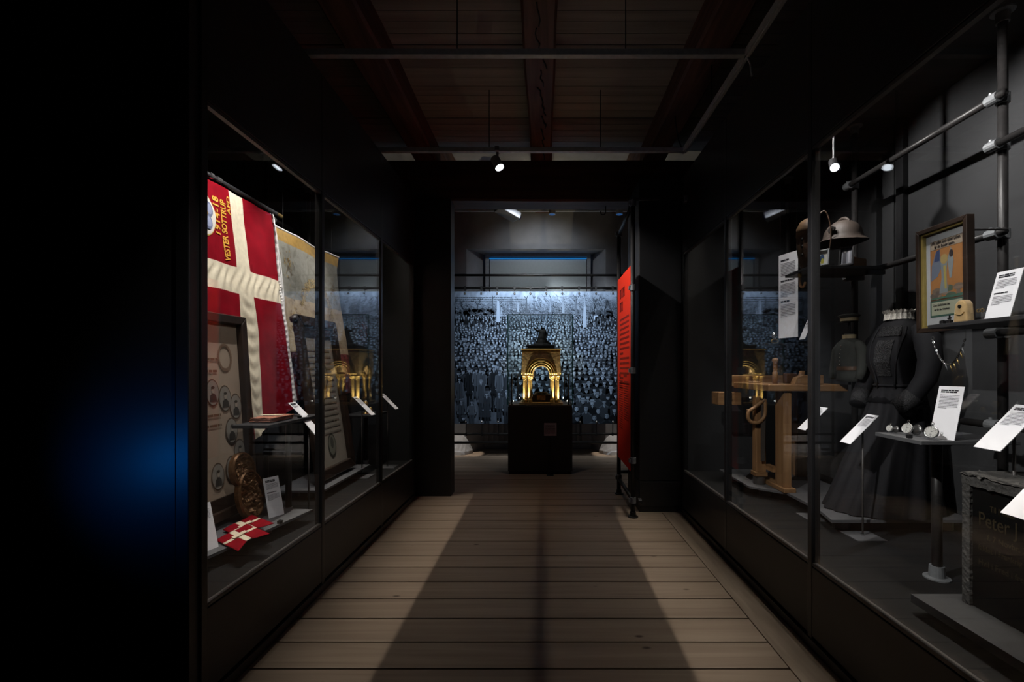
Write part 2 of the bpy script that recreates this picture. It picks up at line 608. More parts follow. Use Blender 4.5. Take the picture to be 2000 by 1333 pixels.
ZC = EYE + 2.55
ceiling = struct(MB().box(-3.3, 3.3, -2.5, 5.3, ZC + 0.03, ZC + 0.12).build('ceiling', M_dark))
y = 1.0
while y < 5.28:
    w = rng.choice([0.105, 0.12, 0.125, 0.135])
    o = MB().box(-3.2, 3.2, -w / 2 + 0.003, w / 2 - 0.003, 0, 0.03).build('plank', M_ceil, ceiling)
    o.location = (0, y + w / 2, ZC + rng.uniform(-0.003, 0.003))
    y += w
ZC2 = EYE + 2.85
MB().box(-4.2, 4.2, 5.3, YB + 0.5, ZC2, ZC2 + 0.08).build('far_ceiling_lining', M_plaster, ceiling)

# walls
struct(MB().box(-4.3, -4.2, -2.5, YB + 0.5, 0, ZC2).build('wall_left', M_dark))
struct(MB().box(4.2, 4.3, -2.5, YB + 0.5, 0, ZC2).build('wall_right', M_dark))
struct(MB().box(-4.3, 4.3, -2.6, -2.5, 0, ZC2).build('wall_rear', M_dark))
# far wall with a deep splayed window niche reaching the floor
wb = struct(MB().box(-4.2, -1.3, YB, YB + 0.45, 0, ZC2).build('wall_back', M_plaster))
MB().box(1.04, 4.2, YB, YB + 0.45, 0, ZC2).build('wall_section', M_plaster, wb)
MB().box(-1.3, 1.04, YB, YB + 0.45, 3.43, ZC2).build('wall_section', M_plaster, wb)
MB().prism([(-1.3, YB), (-1.3, YB + 0.45), (-1.02, YB + 0.45)], 'z', 0, 3.43).build('niche_jamb', M_plaster, wb)
MB().prism([(1.04, YB), (0.82, YB + 0.45), (1.04, YB + 0.45)], 'z', 0, 3.43).build('niche_jamb', M_plaster, wb)
MB().box(-1.3, 1.04, YB + 0.40, YB + 0.45, 0, 1.0).build('niche_apron', M_plaster, wb)
for k in range(9):
    x = -1.0 + k * 0.09 + (0.95 if k > 4 else 0)
    MB().box(x, x + 0.025, YB + 0.36, YB + 0.40, 0.05, 0.75).build('panel_rib', M_plaster, wb)
win = struct(MB().box(-1.02, 0.82, YB + 0.30, YB + 0.34, 0.98, 1.04).box(-1.02, 0.82, YB + 0.30, YB + 0.34, 3.37, 3.43)
             .box(-1.02, -0.955, YB + 0.30, YB + 0.34, 1.04, 3.37).box(0.755, 0.82, YB + 0.30, YB + 0.34, 1.04, 3.37).build('window_1', M_track))
MB().box(-0.94, 0.74, YB + 0.325, YB + 0.332, 1.04, 3.33).build('roller_blind', mat('blind_fabric', (0.74, 0.8, 0.8), 0.8, var=0.03), win)
MB().box(-0.95, 0.75, YB + 0.305, YB + 0.322, 3.335, 3.352).build('blue_light_edge', M_blue, win)
MB().box(-1.02, 0.82, YB + 0.22, YB + 0.30, 0.98, 1.0).build('window_sill', M_plaster, win)
for xa_, xb__, sl in ((-1.95, -1.19, 1), (0.93, 1.75, -1)):
    n_ = 14
    rg = []
    for i in range(n_ + 1):
        f_ = i / n_
        e_ = f_ if sl > 0 else 1 - f_
        k_ = 1 - max(0.0, (e_ - 0.72) / 0.28) ** 2 * 0.85
        j_ = 0.012 * noise.noise(Vector((f_ * 9, sl, 2)))
        X_ = xa_ + (xb__ - xa_) * f_
        rg.append([(X_, YB, 0), (X_, YB - 0.24 * k_ + j_, 0), (X_, YB - 0.22 * k_ + j_, 0.05), (X_, YB - 0.10 * k_, 0.20 * k_ + j_), (X_, YB - 0.02, 0.30 * k_ + j_), (X_, YB, 0.31 * k_)])
    MB().loft(rg).build('plaster_footing', M_plaster, wb)
MB().box(-4.2, -1.3, YB - 0.015, YB, 0, 0.02).build('trim_strip', M_floor, wb)

# wall at the end of the left case and pillar at the end of the right case
struct(MB().box(-4.2, -1.03, 5.05, 5.25, 0, 3.3).build('wall_pier_left', M_black))
wp = struct(MB().box(0.95, 4.2, 4.5, 5.10, 0.0, 3.3).build('wall_pier_right', M_black))
MB().box(0.945, 1.36, 4.492, 4.5, 0.06, 0.30).build('pier_panel', M_black, wp, bevel=0.003)
MB().box(0.945, 1.36, 4.492, 4.5, 0.315, 3.28).build('pier_panel', M_black, wp, bevel=0.003)
MB().box(0.94, 0.95, 4.5, 5.08, 0.06, 0.30).build('pier_panel', M_black, wp, bevel=0.003)
MB().box(0.94, 0.95, 4.5, 5.08, 0.315, 3.28).build('pier_panel', M_black, wp, bevel=0.003)

# near black wall that faces us at the left
wn = struct(MB().box(-4.2, -1.44, 1.84, 1.87, 0, ZC).build('wall_front_left', M_black))
MB().box(-4.2, -1.475, 1.825, 1.84, 0.02, 2.525).build('wall_panel', M_black, wn, bevel=0.004)
MB().box(-4.2, -1.475, 1.825, 1.84, 2.535, ZC).build('wall_panel', M_black, wn, bevel=0.004)
MB().box(-1.47, -1.415, 1.815, 1.87, 0.02, ZTOP).build('corner_post', M_black, wn, bevel=0.004)
MB().box(-1.9, -1.475, 1.822, 1.826, 2.523, 2.529).build('edge_strip', M_rail, wn)

# beams
def beam(name, x0, x1, y0, y1, z0, z1, m, label, axis):
    cx, cy, cz = (x0 + x1) / 2, (y0 + y1) / 2, (z0 + z1) / 2
    n = 40
    mb = MB()
    rings = []
    for i in range(n + 1):
        t = i / n
        w1 = noise.noise(Vector((t * 7 + cx * 9, 0.3, 0))) * 0.012
        w2 = noise.noise(Vector((t * 7 + cx * 9, 5.3, 0))) * 0.012
        w3 = noise.noise(Vector((t * 7 + cx * 9, 9.3, 0))) * 0.010
        c = 0.018
        hx, hz = ((x1 - x0) / 2, (z1 - z0) / 2) if axis == 'y' else ((y1 - y0) / 2, (z1 - z0) / 2)
        sec = [(-hx + w1, -hz + c + w3), (-hx + c + w1, -hz + w3), (hx - c + w2, -hz + w3), (hx + w2, -hz + c + w3), (hx + w2, hz), (-hx + w1, hz)]
        if axis == 'y':
            rings.append([(s[0], y0 - cy + (y1 - y0) * t, s[1]) for s in sec])
        else:
            rings.append([(x0 - cx + (x1 - x0) * t, s[0], s[1]) for s in sec])
    mb.loft(rings)
    o = mb.build(name, m)
    o.location = (cx, cy, cz)
    return tag(o, label, 'beam', 'ceiling beams')

ZJ = EYE + 2.34
bl = beam('ceiling_beam', -1.46, -1.20, 0.2, 5.3, ZJ, ZC, M_beam, 'dark red-brown ceiling beam above the left display case', 'y')
bm_ = beam('ceiling_beam', -0.15, 0.09, 0.2, 5.3, ZJ, ZC, M_beam, 'cracked dark red-brown ceiling beam along the middle of the corridor', 'y')
br = beam('ceiling_beam', 1.12, 1.37, 0.2, 5.3, ZJ, ZC, M_beam, 'dark red-brown ceiling beam above the right display case', 'y')
# drying cracks along the middle beam
mb = MB()
r2 = random.Random(3)
for k in range(10):
    yy = 2.9 + k * 0.22
    xx = -0.03 + r2.uniform(-0.03, 0.03)
    pts = [(xx + r2.uniform(-0.012, 0.012) + j * 0.006, yy + j * 0.05) for j in range(5)]
    for (ax, ay), (bx, by) in zip(pts[:-1], pts[1:]):
        mb.add([(ax - 0.004, ay, ZJ - 0.012), (ax + 0.004, ay, ZJ - 0.012), (bx + 0.004, by, ZJ - 0.012), (bx - 0.004, by, ZJ - 0.012),
                (ax - 0.004, ay, ZJ + 0.012), (ax + 0.004, ay, ZJ + 0.012), (bx + 0.004, by, ZJ + 0.012), (bx - 0.004, by, ZJ + 0.012)],
               [(0, 1, 2, 3), (0, 4, 5, 1), (1, 5, 6, 2), (2, 6, 7, 3), (3, 7, 4, 0)])
bm_['_world'] = 1
mb.build('crack', M_dark, bm_)
xb = beam('cross_beam', -4.2, 4.2, 5.12, 5.42, 3.31, ZJ, M_beamx, 'wide dark timber cross beam over the doorway', 'x')
for x, tx in ((-1.34, 'left'), (-0.03, 'middle'), (1.26, 'right')):
    beam('ceiling_beam', x - 0.13, x + 0.13, 5.5, YB, EYE + 2.62, ZC2, M_beam,
         {'left': 'short brown beam end over the left of the crowd banner',
          'middle': 'short brown beam end over the middle of the crowd banner',
          'right': 'short brown beam end over the right of the crowd banner'}[tx], 'y')

# ------------------------------------------------------------------ display cases
def display_case(name, side, xg, xb, ys, label, near_end):
    """side -1 left, +1 right: glass at xg, back at xb, posts at ys"""
    s = side
    t = thing(name, (xg, (ys[0] + ys[-1]) / 2, 0), label, 'display case', 'long display cases')
    y0, y1 = ys[0], ys[-1]
    MB().box(xg + s * 0.03, xb, y0, y1 + 0.02, 0.36, CASE_FLOOR).build('case_floor', M_casefloor, t)
    MB().box(xb, xb + s * 0.03, y0, y1 + 0.02, 0, ZTOP).build('case_back', M_caseint, t)
    MB().box(xg + s * 0.03, xb, y1, y1 + 0.03, CASE_FLOOR, ZTOP - 0.04).build('end_wall', M_caseint, t)
    if near_end:
        MB().box(xg + s * 0.03, xb, y0 - 0.012, y0 - 0.002, CASE_FLOOR, ZTOP - 0.04).build('end_wall', M_caseint, t)
    MB().box(xg + s * 0.03, xb, y0, y1, ZTOP - 0.04, ZTOP).build('case_top', M_caseint, t)
    MB().box(xg + s * 0.05, xg + s * 0.07, y0, y1, 0, 0.36).build('toe_kick', M_dark, t)
    MB().box(xg - s * 0.012, xg + s * 0.05, y0, y1, 0.0, 0.05).build('skirting', M_black, t, bevel=0.004)
    # back wall panel joints
    for k, (a, b) in enumerate(zip(ys[:-1], ys[1:])):
        MB().box(xb - s * 0.012, xb, a + 0.02, b - 0.02, CASE_FLOOR, ZTOP - 0.05).build('back_panel', M_caseint, t, bevel=0.003)
        MB().box(xg - s * 0.004, xg + s * 0.03, a + 0.006, b - 0.006, 2.545, ZTOP).build('header_panel', M_black, t, bevel=0.003)
        MB().box(xg - s * 0.004, xg + s * 0.03, a + 0.006, b - 0.006, 0.065, 0.415).build('lower_panel', M_black, t, bevel=0.003)
        MB().box(xg + s * 0.004, xg + s * 0.012, a + 0.018, b - 0.018, ZG0 - 0.005, ZG1 + 0.005).build('glass_pane', M_glass, t)
        MB().box(xg - s * 0.002, xg + s * 0.022, a + 0.018, b - 0.018, 0.42, ZG0 - 0.004).build('sill_rail', M_rail, t)
        MB().box(xg - s * 0.002, xg + s * 0.022, a + 0.018, b - 0.018, ZG1 + 0.004, 2.54).build('top_rail', M_rail, t)
        MB().box(xg + s * 0.03, xg + s * 0.04, a, b, 2.54, ZTOP - 0.04).build('header_lining', M_dark, t)
    for yy in ys:
        MB().box(xg - s * 0.006, xg + s * 0.04, yy - 0.018, yy + 0.018, 0.0, ZTOP - 0.01).build('frame_post', M_post, t, bevel=0.003)
    return t

YSL = [1.885, 2.90, 3.95, 4.93]
YSR = [0.20, 1.25, 2.32, 3.40, 4.43]
XBL, XBR = -2.62, 2.64
display_case('display_case', -1, XL, XBL, YSL, 'long black glass-fronted display case on the left holding the red flag', True)
display_case('display_case', 1, XR, XBR, YSR, 'long black glass-fronted display case on the right holding the black dress', True)

# LED strip housings and small spot heads behind the headers
for (sg, y0, y1, lb) in ((-1, 1.95, 4.85, 'thin strip lamp with spots behind the header of the left case'),
                         (1, 0.5, 4.35, 'thin strip lamp with spots behind the header of the right case')):
    xa, xb_ = X_STRIP[sg]
    t = thing('strip_lamp', (xa, (y0 + y1) / 2, 3.06), lb, 'lamp', 'strip lamps in the cases')
    for xx in (xa, xb_):
        MB().box(xx - 0.012, xx + 0.012, y0, y1, 3.062, 3.09).build('housing', M_post, t)
        for yy in (y0 + 0.3, (y0 + y1) / 2, y1 - 0.3):
            MB().box(xx - 0.006, xx + 0.006, yy - 0.01, yy + 0.01, 3.09, ZTOP - 0.04).build('hanger', M_post, t)
    for (sd, y_, ax, ay, az, pw, cone, rail) in CASE_SPOTS:
        if sd == sg:
            p = Vector((X_STRIP[sd][rail] + (sd * 0.05 if rail == 0 else 0), y_, 3.02)); d = (Vector((sd * ax, ay, az)) - p).normalized()
            MB().tube([p - d * 0.012, p - d * 0.05], 0.020, 14).build('spot_head', M_post, t)
            MB().tube([p - d * 0.03, (p.x, p.y, ZTOP - 0.04)], 0.005, 8).build('spot_stem', M_post, t)

# ------------------------------------------------------------------ ceiling track with spot
ZT = 3.42
tk = thing('lighting_track', (1.2, 3.5, ZT), 'grey lighting track hung under the ceiling along and across the corridor', 'track')
MB().box(-1.9, 1.29, 2.87, 2.91, ZT - 0.02, ZT + 0.02).build('cross_rail', M_track, tk, bevel=0.004)
MB().box(-1.9, 1.29, 4.15, 4.19, ZT - 0.02, ZT + 0.02).build('cross_rail', M_track, tk, bevel=0.004)
MB().box(1.27, 1.31, 0.8, 4.19, ZT - 0.02, ZT + 0.02).box(1.283, 1.297, 0.8, 4.19, ZT - 0.026, ZT - 0.02).build('long_rail', M_track, tk, bevel=0.004)
MB().tube([(1.29, 2.89, ZT - 0.02), (1.33, 2.93, ZT - 0.04), (1.34, 2.93, ZT - 0.12)], 0.006).build('cable', M_track, tk)
MB().tube([(1.27, 4.17, ZT), (1.24, 4.2, ZT + 0.12), (1.22, 4.22, ZT + 0.3), (1.22, 4.22, ZC)], 0.006).build('cable', M_post, tk)
for (x, yy) in ((-0.55, 2.89), (0.52, 2.89), (-0.5, 4.17), (0.52, 4.17), (1.29, 1.6), (1.29, 3.5)):
    MB().tube([(x, yy, ZT + 0.02), (x, yy, ZC)], 0.004, 6).build('hanger_rod', M_post, tk)


def track_spot(name, pos, aim, label, lit=True, r=0.042, ln=0.11):
    t = thing(name, pos, label, 'spotlight', 'track spotlights')
    p = Vector(pos)
    d = (Vector(aim) - p).normalized()
    MB().box(p.x - 0.02, p.x + 0.02, p.y - 0.045, p.y + 0.045, p.z + 0.10, p.z + 0.14).build('adapter', M_lampbody, t, bevel=0.004)
    MB().tube([p + Vector((0, 0, 0.11)), p + Vector((0, 0, 0.0))], 0.012, 8).build('stem', M_lampbody, t)
    q = p - d * ln * 0.5
    e = p + d * ln * 0.5
    MB().tube([q, e], r, 20, cap=False).tube([q, q - d * 0.004], r, 20).build('lamp_head', M_lampbody, t, smooth=False)
    MB().tube([e - d * 0.012, e - d * 0.004], r * 0.93, 20).build('lens', M_lampon if lit else M_post, t)
    return t

MB().box(-1.9, 1.29, 0.98, 1.02, ZT - 0.02, ZT + 0.02).build('cross_rail', M_track, tk, bevel=0.004)  # extra rail out of view, added to carry the added spots
for (p_, a_, pw, cone), lb in zip(ADDED_SPOTS, ('added unseen white spotlight aimed at the watch shelf', 'added unseen white spotlight aimed at the workbench', 'added unseen white spotlight aimed at the left case')):
    d_ = (Vector(a_) - Vector(p_)).normalized()
    track_spot('track_spotlight', Vector(p_) - d_ * 0.07, a_, lb)
track_spot('track_spotlight', (-0.425, 4.17, 3.30), (-0.16, 3.99, 2.75), 'lit white spotlight hanging from the rear track rail')

# ------------------------------------------------------------------ far room: banner with printed crowd
BX0, BX1, BZ0, BZ1, BY = -1.62, 1.45, 0.533, 2.655, 7.30
BW, BH = BX1 - BX0, BZ1 - BZ0
PM = BY / FPX                    # metres per photo pixel at the banner
def bu(x): return (x - VPX) * PM - BX0
def bv(yp): return EYE + (VPY - yp) * PM - BZ0
ban = placed('crowd_banner', (BX0, BY, BZ0), (1, 0, 0), (0, 0, 1),
             'large blue-grey banner printed with a historic crowd photograph', 'banner')
MB().box(0, BW, 0, BH, -0.006, -0.001).build('sheet', mat('banner_sheet', (0.3, 0.33, 0.42), 0.7), ban)
r = random.Random(11)
def tint(v, b=0.0):
    return (v * 0.70, v * 0.94, v * 1.32)
# print: pale winter sky and ground as a fine grid of ink
sky = MB()
NU, NV = 150, 104
for j in range(NV + 1):
    for i in range(NU + 1):
        u, v = i / NU, j / NV
        n1 = noise.fractal(Vector((u * 9, v * 6, 1.0)), 1.0, 2.0, 4)
        n2 = noise.fractal(Vector((u * 60, v * 18, 4.0)), 1.0, 2.0, 3)
        base = 0.025 + 0.50 * max(0.0, min(1.0, (v - 0.60) / 0.38)) ** 2.6
        base *= 1 + 0.35 * n1 + 0.35 * n2
        if v < 0.25 and u < 0.33:
            base = 0.14 * (1 + 0.5 * n2)
        sky.v.append((u * BW, v * BH, 0.0))
        sky.c.append(tint(max(0.008, base)))
for j in range(NV):
    for i in range(NU):
        a = j * (NU + 1) + i
        sky.f.append((a, a + 1, a + NU + 2, a + NU + 1)); sky.mi.append(0)
sky.build('sky_print', M_ink, ban, fix=False)
# winter trees
tr = MB()
def limb(u, v, ang, ln, wd, depth, tone, w):
    u2, v2 = u + math.cos(ang) * ln, v + math.sin(ang) * ln
    if v2 > BH - 0.06 or u2 < 0.02 or u2 > BW - 0.02:
        return
    nx, ny = -math.sin(ang), math.cos(ang)
    tr.poly([(u + nx * wd / 2, v + ny * wd / 2), (u2 + nx * wd * 0.33, v2 + ny * wd * 0.33), (u2 - nx * wd * 0.33, v2 - ny * wd * 0.33), (u - nx * wd / 2, v - ny * wd / 2)], w, tint(tone))
    if depth > 0:
        for q in range(r.choice((2, 3, 3))):
            limb(u2, v2, ang + r.uniform(-0.75, 0.75), ln * r.uniform(0.55, 0.85), wd * 0.6, depth - 1, tone * r.uniform(0.8, 1.25), w + 0.00005)
for (x, yb, wd, tone, h) in ((973, 630, 8, 0.42, 60), (979, 628, 4, 0.34, 40), (1142, 640, 8, 0.45, 60), (1028, 612, 4, 0.11, 40), (1043, 612, 3, 0.13, 40), (962, 615, 3, 0.12, 45),
                             (1100, 612, 4, 0.3, 45), (1160, 640, 3, 0.08, 50), (1180, 640, 4, 0.10, 50), (1196, 645, 4, 0.09, 50), (1172, 640, 2.5, 0.12, 60), (1125, 615, 3, 0.16, 40), (1075, 610, 3, 0.3, 40), (1012, 610, 3, 0.33, 35),
                             (905, 640, 4, 0.1, 50), (932, 625, 5, 0.1, 40), (890, 640, 4, 0.14, 50)):
    u, v = bu(x), bv(yb)
    if tone > 0.4:
        h, wd = 84, 5.5
    tr.poly([(u - wd * PM * 0.7, v), (u + wd * PM * 0.7, v), (u + wd * PM * 0.4, v + h * PM * 0.5), (u - wd * PM * 0.4, v + h * PM * 0.5)], 0.0065 if tone > 0.4 else 0.0012, tint(tone))
    limb(u, v + h * PM * 0.48, math.pi / 2 + r.uniform(-0.1, 0.1), h * PM * 0.22, wd * PM * 0.7, 4, tone * 0.85, 0.0066 if tone > 0.4 else 0.0013)
# fine twigs over the upper part
for k in range(5200):
    x, yp = r.uniform(885, 1212), r.triangular(574, 640, 622)
    if x < 1040 and yp < 594:
        continue
    a = r.uniform(0, math.pi)
    ln = r.uniform(3, 10) * PM
    u, v = bu(x), bv(yp)
    t_ = r.choice((0.08, 0.12, 0.2, 0.3, 0.45))
    tr.poly([(u, v), (u + math.cos(a) * ln, v + math.sin(a) * ln), (u + math.cos(a) * ln + 0.002, v + math.sin(a) * ln + 0.002), (u + 0.005, v + 0.004)], 0.0011, tint(t_))
for k in range(160):   # bushes
    x = r.choice((r.uniform(905, 965), r.uniform(1150, 1212), r.uniform(885, 960)))
    yp = r.uniform(605, 650)
    tr.ell(bu(x), bv(yp), r.uniform(2, 6) * PM, r.uniform(2, 5) * PM, 0.0013, tint(r.uniform(0.025, 0.09)), 7, r.random())
tr.rect(bu(1160), bu(1168), bv(628), bv(617), 0.0014, tint(0.6))
tr.build('tree_print', M_ink, ban, fix=False)

cr = MB()
def person(u, v, s, w, big=False, body=True):
    """u,v head centre, s head width in metres"""
    e = 0.00006
    coat = r.choice((0.012, 0.018, 0.025, 0.035, 0.05, 0.03))
    if body: cr.poly([(u - 1.35 * s, v - 3.6 * s), (u - 1.2 * s, v - 1.25 * s), (u - 0.45 * s, v - 0.7 * s), (u + 0.45 * s, v - 0.7 * s), (u + 1.2 * s, v - 1.25 * s), (u + 1.35 * s, v - 3.6 * s)], w, tint(coat))
    if big and body:
        cr.poly([(u - 1.2 * s, v - 1.25 * s), (u - 0.45 * s, v - 0.72 * s), (u - 0.3 * s, v - 0.95 * s), (u - 1.05 * s, v - 1.5 * s)], w + e, tint(coat * 2.2))
        cr.poly([(u + 1.2 * s, v - 1.25 * s), (u + 0.45 * s, v - 0.72 * s), (u + 0.3 * s, v - 0.95 * s), (u + 1.05 * s, v - 1.5 * s)], w + e, tint(coat * 1.8))
    if r.random() < 0.6:
        q = r.uniform(0.18, 0.34) * s
        cr.poly([(u - q, v - 0.62 * s), (u + q, v - 0.62 * s), (u + 0.02 * s, v - r.uniform(1.1, 1.6) * s)], w + e, tint(r.uniform(0.25, 0.5)))
        if big:
            cr.poly([(u - q * 0.2, v - 0.72 * s), (u + q * 0.2, v - 0.72 * s), (u, v - 1.2 * s)], w + 2 * e, tint(0.03))
    face = r.uniform(0.26, 0.52)
    cr.ell(u, v, 0.40 * s, 0.56 * s, w + 3 * e, tint(face), 9)
    cr.poly([(u + 0.08 * s, v - 0.5 * s), (u + 0.38 * s, v - 0.2 * s), (u + 0.39 * s, v + 0.25 * s), (u + 0.2 * s, v + 0.3 * s)], w + 4 * e, tint(face * 0.6))
    if s > 0.05:
        for q in (-0.17, 0.17):
            cr.ell(u + q * s, v + 0.08 * s, 0.10 * s, 0.055 * s, w + 5 * e, tint(0.07), 6)
        cr.rect(u - 0.13 * s, u + 0.13 * s, v - 0.30 * s, v - 0.25 * s, w + 5 * e, tint(0.1))
        cr.poly([(u - 0.03 * s, v + 0.08 * s), (u + 0.09 * s, v - 0.14 * s), (u - 0.07 * s, v - 0.14 * s)], w + 5 * e, tint(face * 0.75))
    k = r.random()
    if k < 0.42:      # cap
        t_ = r.choice((0.03, 0.05, 0.09, 0.16))
        cr.poly([(u - 0.55 * s, v + 0.26 * s), (u + 0.55 * s, v + 0.26 * s), (u + 0.62 * s, v + 0.5 * s), (u + 0.35 * s, v + 0.74 * s), (u - 0.35 * s, v + 0.74 * s), (u - 0.62 * s, v + 0.5 * s)], w + 6 * e, tint(t_))
        cr.poly([(u - 0.42 * s, v + 0.26 * s), (u + 0.42 * s, v + 0.26 * s), (u + 0.3 * s, v + 0.14 * s), (u - 0.3 * s, v + 0.14 * s)], w + 7 * e, tint(t_ * 0.5))
    elif k < 0.78:    # brimmed hat
        t_ = r.choice((0.025, 0.04, 0.07, 0.2, 0.3))
        cr.ell(u, v + 0.32 * s, 0.78 * s, 0.14 * s, w + 6 * e, tint(t_), 8)
        cr.poly([(u - 0.44 * s, v + 0.34 * s), (u + 0.44 * s, v + 0.34 * s), (u + 0.38 * s, v + 0.82 * s), (u - 0.38 * s, v + 0.82 * s)], w + 7 * e, tint(t_ * 1.2))
        cr.rect(u - 0.44 * s, u + 0.44 * s, v + 0.34 * s, v + 0.46 * s, w + 8 * e, tint(t_ * 0.45))
    else:             # hair
        cr.poly([(u - 0.42 * s, v + 0.1 * s), (u - 0.36 * s, v + 0.5 * s), (u, v + 0.64 * s), (u + 0.36 * s, v + 0.5 * s), (u + 0.42 * s, v + 0.1 * s), (u + 0.25 * s, v + 0.36 * s), (u - 0.25 * s, v + 0.36 * s)], w + 6 * e, tint(0.04))

yp = 617.0
w = 0.0016
row = 0
while yp < 826:
    s = 3.0 + max(0, yp - 612) * 0.037
    x = 872 + r.uniform(0, s)
    left_ground = yp > 735
    while x < 1240:
        if not (left_ground and x < 1000):
            if yp > 640 or (x > 975 and x < 1150) or r.random() < 0.55:
                person(bu(x + r.uniform(-0.2, 0.2) * s), bv(yp + r.uniform(-0.3, 0.3) * s), s * PM * 0.95, w, s > 7)
        x += s * r.uniform(1.15, 1.75) * (1.0 if yp < 730 else 1.0 + (yp - 730) * 0.009)
    yp += s * (0.95 if yp < 725 else 1.45)
    w += 0.0006
    row += 1
# the figures standing apart at the lower left of the photograph
def figure(x, yh, yfoot, s, coat, skirt=False, arms=True):
    global w
    w += 0.0007
    u, vh, vf, S = bu(x), bv(yh), bv(yfoot), s * PM
    H_ = vh - vf
    coat *= 1.6
    hip = vh - H_ * 0.52
    for q in (-0.42, 0.42):
        cr.poly([(u + (q - 0.26) * S, vf), (u + (q + 0.3) * S, vf), (u + (q + 0.36) * S, hip), (u + (q - 0.36) * S, hip)], w, tint(coat * 0.6))
    hem = vf + H_ * 0.22 if skirt else hip - H_ * 0.08
    cr.poly([(u - (1.25 if skirt else 0.95) * S, hem), (u + (1.25 if skirt else 0.95) * S, hem), (u + 0.75 * S, hip + 0.14 * H_), (u + 1.12 * S, vh - 1.15 * S), (u + 0.4 * S, vh - 0.7 * S), (u - 0.4 * S, vh - 0.7 * S), (u - 1.12 * S, vh - 1.15 * S), (u - 0.75 * S, hip + 0.14 * H_)], w + 0.00008, tint(coat))
    cr.poly([(u - 0.05 * S, hem), (u + 0.05 * S, hem), (u + 0.12 * S, vh - 0.9 * S), (u - 0.02 * S, vh - 0.9 * S)], w + 0.0001, tint(coat * 0.45))
    for q in (-1, 1):
        cr.poly([(u + q * 0.85 * S, vh - 1.05 * S), (u + q * 1.22 * S, vh - 1.2 * S), (u + q * 1.42 * S, hip + 0.1 * H_), (u + q * 0.98 * S, hip - 0.02 * H_), (u + q * 0.95 * S, hip + 0.1 * H_)], w + 0.00012, tint(coat * 1.5))
        cr.ell(u + q * 1.02 * S, hip - 0.02 * H_, 0.2 * S, 0.22 * S, w + 0.00016, tint(0.25), 7)
    person(u, vh, S, w + 0.0002, True, False)
for a in ((885, 716, 780, 6, 0.03), (898, 741, 812, 6.2, 0.05), (917, 724, 800, 6.2, 0.012), (931, 724, 775, 6.2, 0.07), (943, 726, 775, 6.2, 0.05), (965, 722, 800, 6.5, 0.012), (940, 747, 815, 6.2, 0.045), (986, 729, 806, 6.5, 0.03), (975, 727, 790, 6, 0.06),
          (902, 784, 827, 7, 0.05), (922, 786, 827, 7, 0.08), (975, 770, 817, 6.5, 0.04), (906, 817, 833, 8, 0.03)):
    figure(*a)
figure(951, 770, 828, 7, 0.028, True)
figure(990, 768, 828, 7.5, 0.035)
cr.v = [(min(max(p[0], 0.003), BW - 0.003), max(p[1], 0.003), p[2]) for p in cr.v]
cr.build('crowd_print', M_ink, ban, fix=False)
cap = MB()
for k, ln in enumerate((1002, 1032, 1022)):
    words(cap, r, bu(889), bu(ln), bv(582.5 + k * 3.9), 0.013, 0.0018, tint(0.05))
cap.build('caption_print', M_ink, ban, fix=False)

# pipe rails that carry the banner
rails = thing('banner_rail', (0, BY + 0.03, 0), 'black pipe frame behind the crowd banner with rails above and below', 'pipe frame')
for z in (EYE + (VPY - 537) * PM, EYE + (VPY - 562) * PM, EYE + (VPY - 849) * PM, EYE + (VPY - 866) * PM):
    MB().tube([(-1.95, BY + 0.035, z), (1.9, BY + 0.035, z)], 0.020, 12).build('rail', M_pipe, rails, smooth=True)
for x in (-1.95, 1.9):
    MB().tube([(x, BY + 0.075, 0.0), (x, BY + 0.075, 3.1)], 0.02, 12).build('post', M_pipe, rails, smooth=True)
zt, zl = EYE + (VPY - 562) * PM, EYE + (VPY - 849) * PM
tops = [908, 940, 971, 1005, 1036, 1067, 1098, 1131, 1164, 1197]
for x in tops:
    X = (x - VPX) * PM
    MB().box(X - 0.016, X + 0.016, BY + 0.005, BY + 0.062, zt - 0.028, zt + 0.024).box(X - 0.006, X + 0.006, BY + 0.008, BY + 0.012, BZ1 - 0.02, zt - 0.02).build('strap', M_post, rails)
    MB().lathe([(0.012, 0.0), (0.016, 0.003), (0.012, 0.006)], n=12).build('eyelet', M_chrome, rails).matrix_parent_inverse = (
        rails.matrix_basis.inverted() @ Matrix.Translation((X, BY - 0.012, BZ1 - 0.03)) @ Matrix.Rotation(math.pi / 2, 4, 'X'))
for x in (910, 941, 973, 1133, 1165, 1197):
    X = (x - VPX) * PM
    MB().box(X - 0.006, X + 0.006, BY + 0.008, BY + 0.013, zl - 0.02, BZ0 + 0.03).box(X - 0.012, X + 0.012, BY + 0.005, BY + 0.06, zl - 0.025, zl + 0.025).build('strap', M_post, rails)
    MB().lathe([(0.012, 0.0), (0.017, 0.003), (0.012, 0.006)], n=12).build('eyelet', M_chrome, rails).matrix_parent_inverse = (
        rails.matrix_basis.inverted() @ Matrix.Translation((X, BY - 0.026, BZ0 + 0.03)) @ Matrix.Rotation(math.pi / 2, 4, 'X'))

